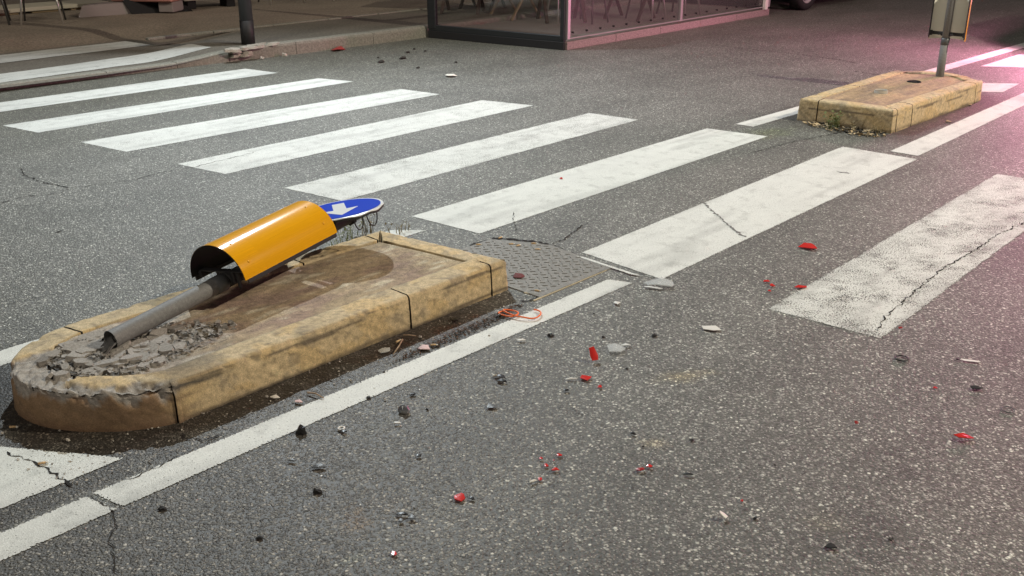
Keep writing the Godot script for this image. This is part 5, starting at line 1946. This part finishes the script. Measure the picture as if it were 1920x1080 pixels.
	piece("white_slab", M.white_plastic, Vector3(3.188, 0.000, -1.847), 0.092, 0.055, 0.0025, 0.0020, -1.18, 0.00, 167, "flat white plastic slab on the middle of the lane", "fragment", "")
	piece("white_scrap", M.white_plastic, Vector3(3.148, 0.000, -2.272), 0.029, 0.041, 0.0025, 0.0037, -0.83, 0.00, 168, "small white v-shaped scrap beyond the end of the edge line", "scrap", "")
	piece("white_scrap", M.white_plastic, Vector3(2.477, 0.000, -1.971), 0.049, 0.011, 0.0025, 0.0040, -0.68, 0.00, 169, "thin white strip left of the pointed red shard", "scrap", "")
	piece("white_scrap", M.white_plastic, Vector3(2.602, 0.000, -2.320), 0.037, 0.017, 0.0025, 0.0040, -0.53, 0.00, 170, "white paint flake beside the edge line below the orange cord", "scrap", "")
	piece("white_tooth", M.white_plastic, Vector3(2.107, 0.000, -1.135), 0.022, 0.033, 0.0025, 0.0028, 0.37, 0.50, 171, "white tooth-shaped piece in the lower right of the lane", "fragment", "")
	piece("white_scrap", M.white_plastic, Vector3(1.856, 0.000, -2.187), 0.031, 0.012, 0.0025, 0.0040, -0.73, 0.00, 172, "white sliver below the silver fragment", "scrap", "")
	piece("white_scrap", M.white_plastic, Vector3(3.575, 0.000, -0.987), 0.097, 0.021, 0.0010, 0.0010, -1.13, 0.00, 173, "long white scrap at the right of the lane", "scrap", "")
	piece("white_scrap", M.paper, Vector3(6.542, 0.000, -6.717), 0.118, 0.153, 0.0025, 0.0154, -0.83, 0.00, 174, "white paper scrap on the far lane before the terrace", "scrap", "")
	piece("white_scrap", M.paper, Vector3(7.780, 0.000, -3.428), 0.043, 0.081, 0.0025, 0.0040, -0.83, 0.00, 175, "white scrap at the foot of the farther island", "scrap", "")
	piece("white_scrap", M.paper, Vector3(1.893, 0.000, -1.638), 0.025, 0.010, 0.0025, 0.0032, -0.33, 0.00, 176, "white sliver beside the lowest red chip", "scrap", "")
	piece("wrapper", M.pink_paper, Vector3(2.306, 0.000, -2.538), 0.048, 0.045, 0.0025, 0.0062, -0.83, 0.00, 177, "crumpled pale pink wrapper in the dirt near the kerb joint", "wrapper", "")
	piece("wrapper", M.pink_paper, Vector3(1.730, 0.000, -2.541), 0.036, 0.024, 0.0025, 0.0047, -0.83, 0.00, 178, "crumpled pale wrapper at the inner edge of the white line", "wrapper", "")
	piece("white_scrap", M.paper, Vector3(1.696, 0.000, -2.629), 0.036, 0.024, 0.0025, 0.0047, -0.83, 0.00, 179, "white paper bit in the dirt left of the kerb joint", "scrap", "")
	piece("red_leaf", M.leaf_red, Vector3(3.102, 0.000, -2.783), 0.057, 0.069, 0.0025, 0.0074, -0.83, 0.00, 180, "dark red leaf at the corner of the island on the steel cover", "leaf", "")
	piece("straw_bit", M.leaf_straw, Vector3(8.414, -0.000, -2.699), 0.060, 0.105, 0.0025, 0.0040, -0.83, 0.00, 181, "pale bit at the far foot of the farther island", "leaf", "")
	piece("straw_bit", M.leaf_straw, Vector3(7.659, 0.000, -2.577), 0.040, 0.071, 0.0025, 0.0040, -0.83, 0.00, 182, "pale bit by the edge line of the farther island", "leaf", "")
	ring("rubber_ring", M.black_plastic, Vector3(3.426, 0.000, -1.183), 0.024, 0.0028, "thin black rubber ring on the right of the lane")
	ring("wire_ring", M.grey_plastic, Vector3(3.280, 0.000, -0.764), 0.021, 0.0016, "faint grey wire ring near the right border")
	ring("plastic_ring", M.white_plastic, Vector3(1.715, 0.000, -2.296), 0.010, 0.003, "small white plastic ring below the white edge line")
	butt(Vector3(3.441, 0.000, -3.208), 0.07, "cigarette butt standing out at the crack above the steel cover")
	butt(Vector3(3.293, 0.000, -3.215), -0.73, "cigarette butt in the crack nearest the far corner of the island")
	butt(Vector3(3.407, 0.000, -3.102), -0.73, "left one of two crossed butts along the top of the steel cover")
	butt(Vector3(3.411, 0.000, -3.063), -0.13, "right one of two crossed butts along the top of the steel cover")
	butt(Vector3(3.486, 0.000, -3.027), -0.88, "pale cigarette butt right of the crossed butts by the crack")
	butt(Vector3(3.434, 0.000, -2.957), -0.73, "tan cigarette butt lying on the steel cover")
	butt(Vector3(2.348, 0.000, -2.535), -0.73, "cigarette butt beside the pink wrapper")
	butt(Vector3(2.281, 0.000, -2.659), 0.17, "pale cigarette butt beside the forked twig")
	butt(Vector3(1.014, 0.000, -3.076), -0.78, "cigarette butt in the dirt at the left below the island nose")
	butt(Vector3(0.979, 0.000, -2.791), -0.43, "tan cigarette butt on the white hatch bar")
	butt(Vector3(3.029, 0.000, -2.607), -1.23, "pale cigarette butt at the near left corner of the steel cover")
	chunk("pebble", M.pebble, Vector3(1.094, 0.000, -2.870), 0.015, 0.011, 0.007, -0.83, 183, "white pebble below the middle of the island nose", "pebble", "pebbles and crumbs")
	chunk("pebble", M.pebble, Vector3(0.975, 0.000, -3.066), 0.014, 0.009, 0.006, -0.83, 184, "white pebble at the left border below the island", "pebble", "pebbles and crumbs")
	chunk("pebble", M.pebble, Vector3(1.239, 0.000, -2.768), 0.008, 0.006, 0.004, -0.83, 185, "tiny pebble under the island nose by the kerb crack", "pebble", "pebbles and crumbs")
	chunk("pebble", M.pebble, Vector3(1.105, 0.000, -2.950), 0.010, 0.007, 0.004, -0.83, 186, "pale pebble close under the island nose", "pebble", "pebbles and crumbs")
	chunk("pebble", M.pebble, Vector3(1.953, 0.000, -2.540), 0.011, 0.008, 0.005, -0.83, 187, "pale pebble at the inner edge of the white line", "pebble", "pebbles and crumbs")
	chunk("pebble", M.pebble, Vector3(1.683, 0.000, -2.656), 0.015, 0.010, 0.006, -0.83, 188, "pale pebble left of the white paper bit", "pebble", "pebbles and crumbs")
	chunk("pebble", M.pebble, Vector3(1.939, 0.000, -2.343), 0.011, 0.008, 0.005, -0.83, 189, "grey pebble beside the small black sliver", "pebble", "pebbles and crumbs")
	chunk("pebble", M.pebble, Vector3(5.978, 0.000, -8.886), 0.055, 0.038, 0.024, -0.83, 190, "pale mortar crumb on the road below the lamp post", "pebble", "pebbles and crumbs")
	chunk("pebble", M.pebble, Vector3(6.242, 0.000, -8.868), 0.078, 0.055, 0.035, -0.83, 191, "pale mortar lump on the road right of the lamp post", "pebble", "pebbles and crumbs")
	chunk("pebble", M.pebble, Vector3(7.416, 0.000, -2.820), 0.036, 0.025, 0.016, -0.83, 192, "pale pebble by the white line of the farther island", "pebble", "pebbles and crumbs")
	chunk("pebble", M.pebble, Vector3(2.368, 0.000, -2.631), 0.016, 0.012, 0.007, -0.83, 193, "grey pebble in the dirt near the kerb joint", "pebble", "pebbles and crumbs")
	chunk("pebble", M.pebble, Vector3(2.556, 0.000, -2.444), 0.010, 0.007, 0.005, -0.83, 194, "small pebble in the dirt below the black curved fragment", "pebble", "pebbles and crumbs")
	piece("dark_leaf", M.leaf_dark, Vector3(6.969, 0.000, -7.854), 0.077, 0.155, 0.0025, 0.0100, -0.83, 0.00, 195, "dark leaf speck left in the far group before the terrace", "leaf", "dark leaves before the terrace")
	piece("dark_leaf", M.leaf_dark, Vector3(6.663, 0.000, -7.832), 0.086, 0.170, 0.0025, 0.0111, -0.83, 0.00, 196, "dark leaf scrap lowest in the far group before the terrace", "leaf", "dark leaves before the terrace")
	piece("dark_leaf", M.leaf_dark, Vector3(7.476, 0.000, -8.237), 0.040, 0.087, 0.0025, 0.0053, -0.83, 0.00, 197, "dark leaf speck topmost in the far group before the terrace", "leaf", "dark leaves before the terrace")
	piece("dark_leaf", M.leaf_dark, Vector3(7.451, 0.000, -8.033), 0.046, 0.096, 0.0025, 0.0059, -0.83, 0.00, 198, "dark leaf speck rightmost in the far group before the terrace", "leaf", "dark leaves before the terrace")
	piece("dark_leaf", M.leaf_dark, Vector3(7.273, 0.000, -8.116), 0.051, 0.107, 0.0025, 0.0066, -0.83, 0.00, 199, "dark leaf speck in the middle of the far group before the terrace", "leaf", "dark leaves before the terrace")
	piece("dark_leaf", M.leaf_dark, Vector3(6.823, 0.000, -8.067), 0.033, 0.067, 0.0025, 0.0043, -0.83, 0.00, 200, "dark leaf speck leftmost in the far group before the terrace", "leaf", "dark leaves before the terrace")
	piece("dark_leaf", M.leaf_dark, Vector3(7.143, 0.000, -7.254), 0.043, 0.084, 0.0025, 0.0055, -0.83, 0.00, 201, "dark leaf speck alone before the corner of the terrace", "leaf", "dark leaves before the terrace")
	piece("dark_leaf", M.leaf_dark, Vector3(6.667, 0.000, -7.295), 0.041, 0.079, 0.0025, 0.0054, -0.83, 0.00, 202, "dark leaf speck nearest the zebra in the far group", "leaf", "dark leaves before the terrace")
	# orange cord loop across the edge line
	var st := begin(true)
	var c := []
	for p in [Vector3(2.759, 0.000, -2.556), Vector3(2.730, -0.000, -2.556), Vector3(2.729, -0.000, -2.516), Vector3(2.745, 0.000, -2.491), Vector3(2.784, -0.000, -2.497), Vector3(2.787, 0.000, -2.534), Vector3(2.759, 0.000, -2.556), Vector3(2.747, 0.000, -2.504), Vector3(2.756, 0.000, -2.454), Vector3(2.784, 0.000, -2.416), Vector3(2.825, 0.000, -2.418), Vector3(2.852, 0.000, -2.438), Vector3(2.858, -0.000, -2.464), Vector3(2.851, -0.000, -2.472)]:
		c.append(p)
	var curve := Curve3D.new()
	for k in c.size():
		var t: Vector3 = (c[mini(k + 1, c.size() - 1)] - c[maxi(k - 1, 0)]) / 5.0
		curve.add_point(c[k] + Vector3(0, 0.012 + (0.004 if k > 5 and k < 9 else 0.0), 0), -t, t)
	curve.bake_interval = 0.006
	var bk: Array = []
	for p in curve.get_baked_points():
		bk.append(p)
	tube(st, bk, 0.0032, 8)
	tag(commit(st, "orange_cord", M.orange_cord), "orange cord loop lying across the white edge line beside the island", "cord")
	st = begin(true)
	tube(st, [Vector3(2.743, 0.010, -2.539), Vector3(2.719, 0.012, -2.542), Vector3(2.697, 0.006, -2.539)], 0.004, 8)
	tag(commit(st, "cord_clip", M.black_plastic), "short black clip at the left end of the orange cord", "clip")
	# dry twigs
	for e in [[Vector3(2.301, 0.000, -2.658), Vector3(2.244, 0.000, -2.614), Vector3(2.189, 0.000, -2.585), "forked dry twig lying in the dirt below the kerb joint"], [Vector3(2.331, 0.000, -2.684), Vector3(2.339, 0.000, -2.660), Vector3(2.359, 0.000, -2.645), "short dry twig touching the island beside the kerb joint"], [Vector3(1.790, 0.000, -2.571), Vector3(1.799, 0.000, -2.538), Vector3(1.803, 0.000, -2.500), "thin pale twig reaching onto the edge line left of the kerb joint"]]:
		st = begin(true)
		tube(st, [e[0] + Vector3(0, 0.008, 0), e[1] + Vector3(0, 0.013, 0), e[2] + Vector3(0, 0.007, 0)], [0.0035, 0.0028, 0.0018], 7)
		tag(commit(st, "twig", M.twig), e[3], "twig", "dry twigs")
	# crumbs of concrete round the torn foot
	var cb := litter_bed("concrete_crumbs", "grey crumbs and dust of broken concrete round the foot of the fallen post", [Vector2(1.19, -3.18), Vector2(1.22, -2.98), Vector2(1.36, -2.88), Vector2(1.62, -2.90), Vector2(1.80, -3.0), Vector2(1.66, -3.16), Vector2(1.42, -3.28), Vector2(1.26, -3.27)], 1300, Vector2(0.002, 0.014), M.rubble, M.rubble_dark, 44, 0.75)
	cb.position.y = 0.137
	var gl := litter_bed("glass_crumbs", "fine sparkling crumbs of lamp plastic strewn over the lane", [Vector2(1.678, -2.471), Vector2(2.792, -2.423), Vector2(3.415, -1.582), Vector2(2.640, -0.843), Vector2(1.768, -1.342), Vector2(1.287, -2.089)], 260, Vector2(0.0012, 0.0045), M.white_plastic, M.black_plastic, 45, 0.8)
	gl.position.y = 0.0
	# weeds
	weed(Vector3(3.066, -0.000, -3.769), 12, 0.16, 0.05, 3, M.weed_dry, "dry leafy weed standing under the right rim of the blue disc")
	weed(Vector3(2.939, 0.000, -3.760), 14, 0.10, 0.10, 4, M.weed, "low green weed behind the island under the left of the blue disc")
	weed(Vector3(3.165, 0.000, -3.647), 12, 0.08, 0.09, 5, M.weed_dry, "dry weed at the far corner of the nearer island by the pale paint")
	weed(Vector3(2.821, 0.000, -3.724), 10, 0.07, 0.07, 6, M.weed, "small green weed behind the island beside the end of the yellow shell")
	weed(Vector3(6.896, 0.000, -3.121), 26, 0.15, 0.10, 7, M.weed, "green weed tuft against the front face of the farther island")
	weed(Vector3(6.949, 0.000, -2.959), 12, 0.12, 0.12, 8, M.weed_dry, "dry grass blades right of the green tuft at the farther island")
	weed(Vector3(6.945, 0.000, -2.811), 8, 0.09, 0.08, 9, M.weed_dry, "short dry blades at the right front corner of the farther island")
	litter_bed("leaf_litter", "bed of fallen dry leaf bits before the farther island", [Vector2(6.874, -3.358), Vector2(7.024, -3.276), Vector2(6.995, -3.012), Vector2(7.021, -2.777), Vector2(6.870, -2.720), Vector2(6.779, -2.796), Vector2(6.760, -3.064)], 340, Vector2(0.008, 0.028), M.leaf_straw, M.leaf_dark, 41)
	litter_bed("grit_strip", "strip of dark grit and needles along the nearer island by the kerb joint", [Vector2(2.316, -2.569), Vector2(2.837, -2.580), Vector2(2.887, -2.551), Vector2(2.705, -2.518), Vector2(2.432, -2.514), Vector2(2.101, -2.535)], 900, Vector2(0.002, 0.009), M.needle_brown, M.leaf_dark, 42)
	litter_bed("gravel_scatter", "scattered fine gravel between the nearer island and the edge line", [Vector2(0.95, -2.98), Vector2(1.25, -2.76), Vector2(2.35, -2.70), Vector2(2.95, -2.69), Vector2(2.9, -2.56), Vector2(1.2, -2.56), Vector2(0.9, -2.62)], 420, Vector2(0.0015, 0.006), M.pebble, M.rubble_dark, 43, 0.7)
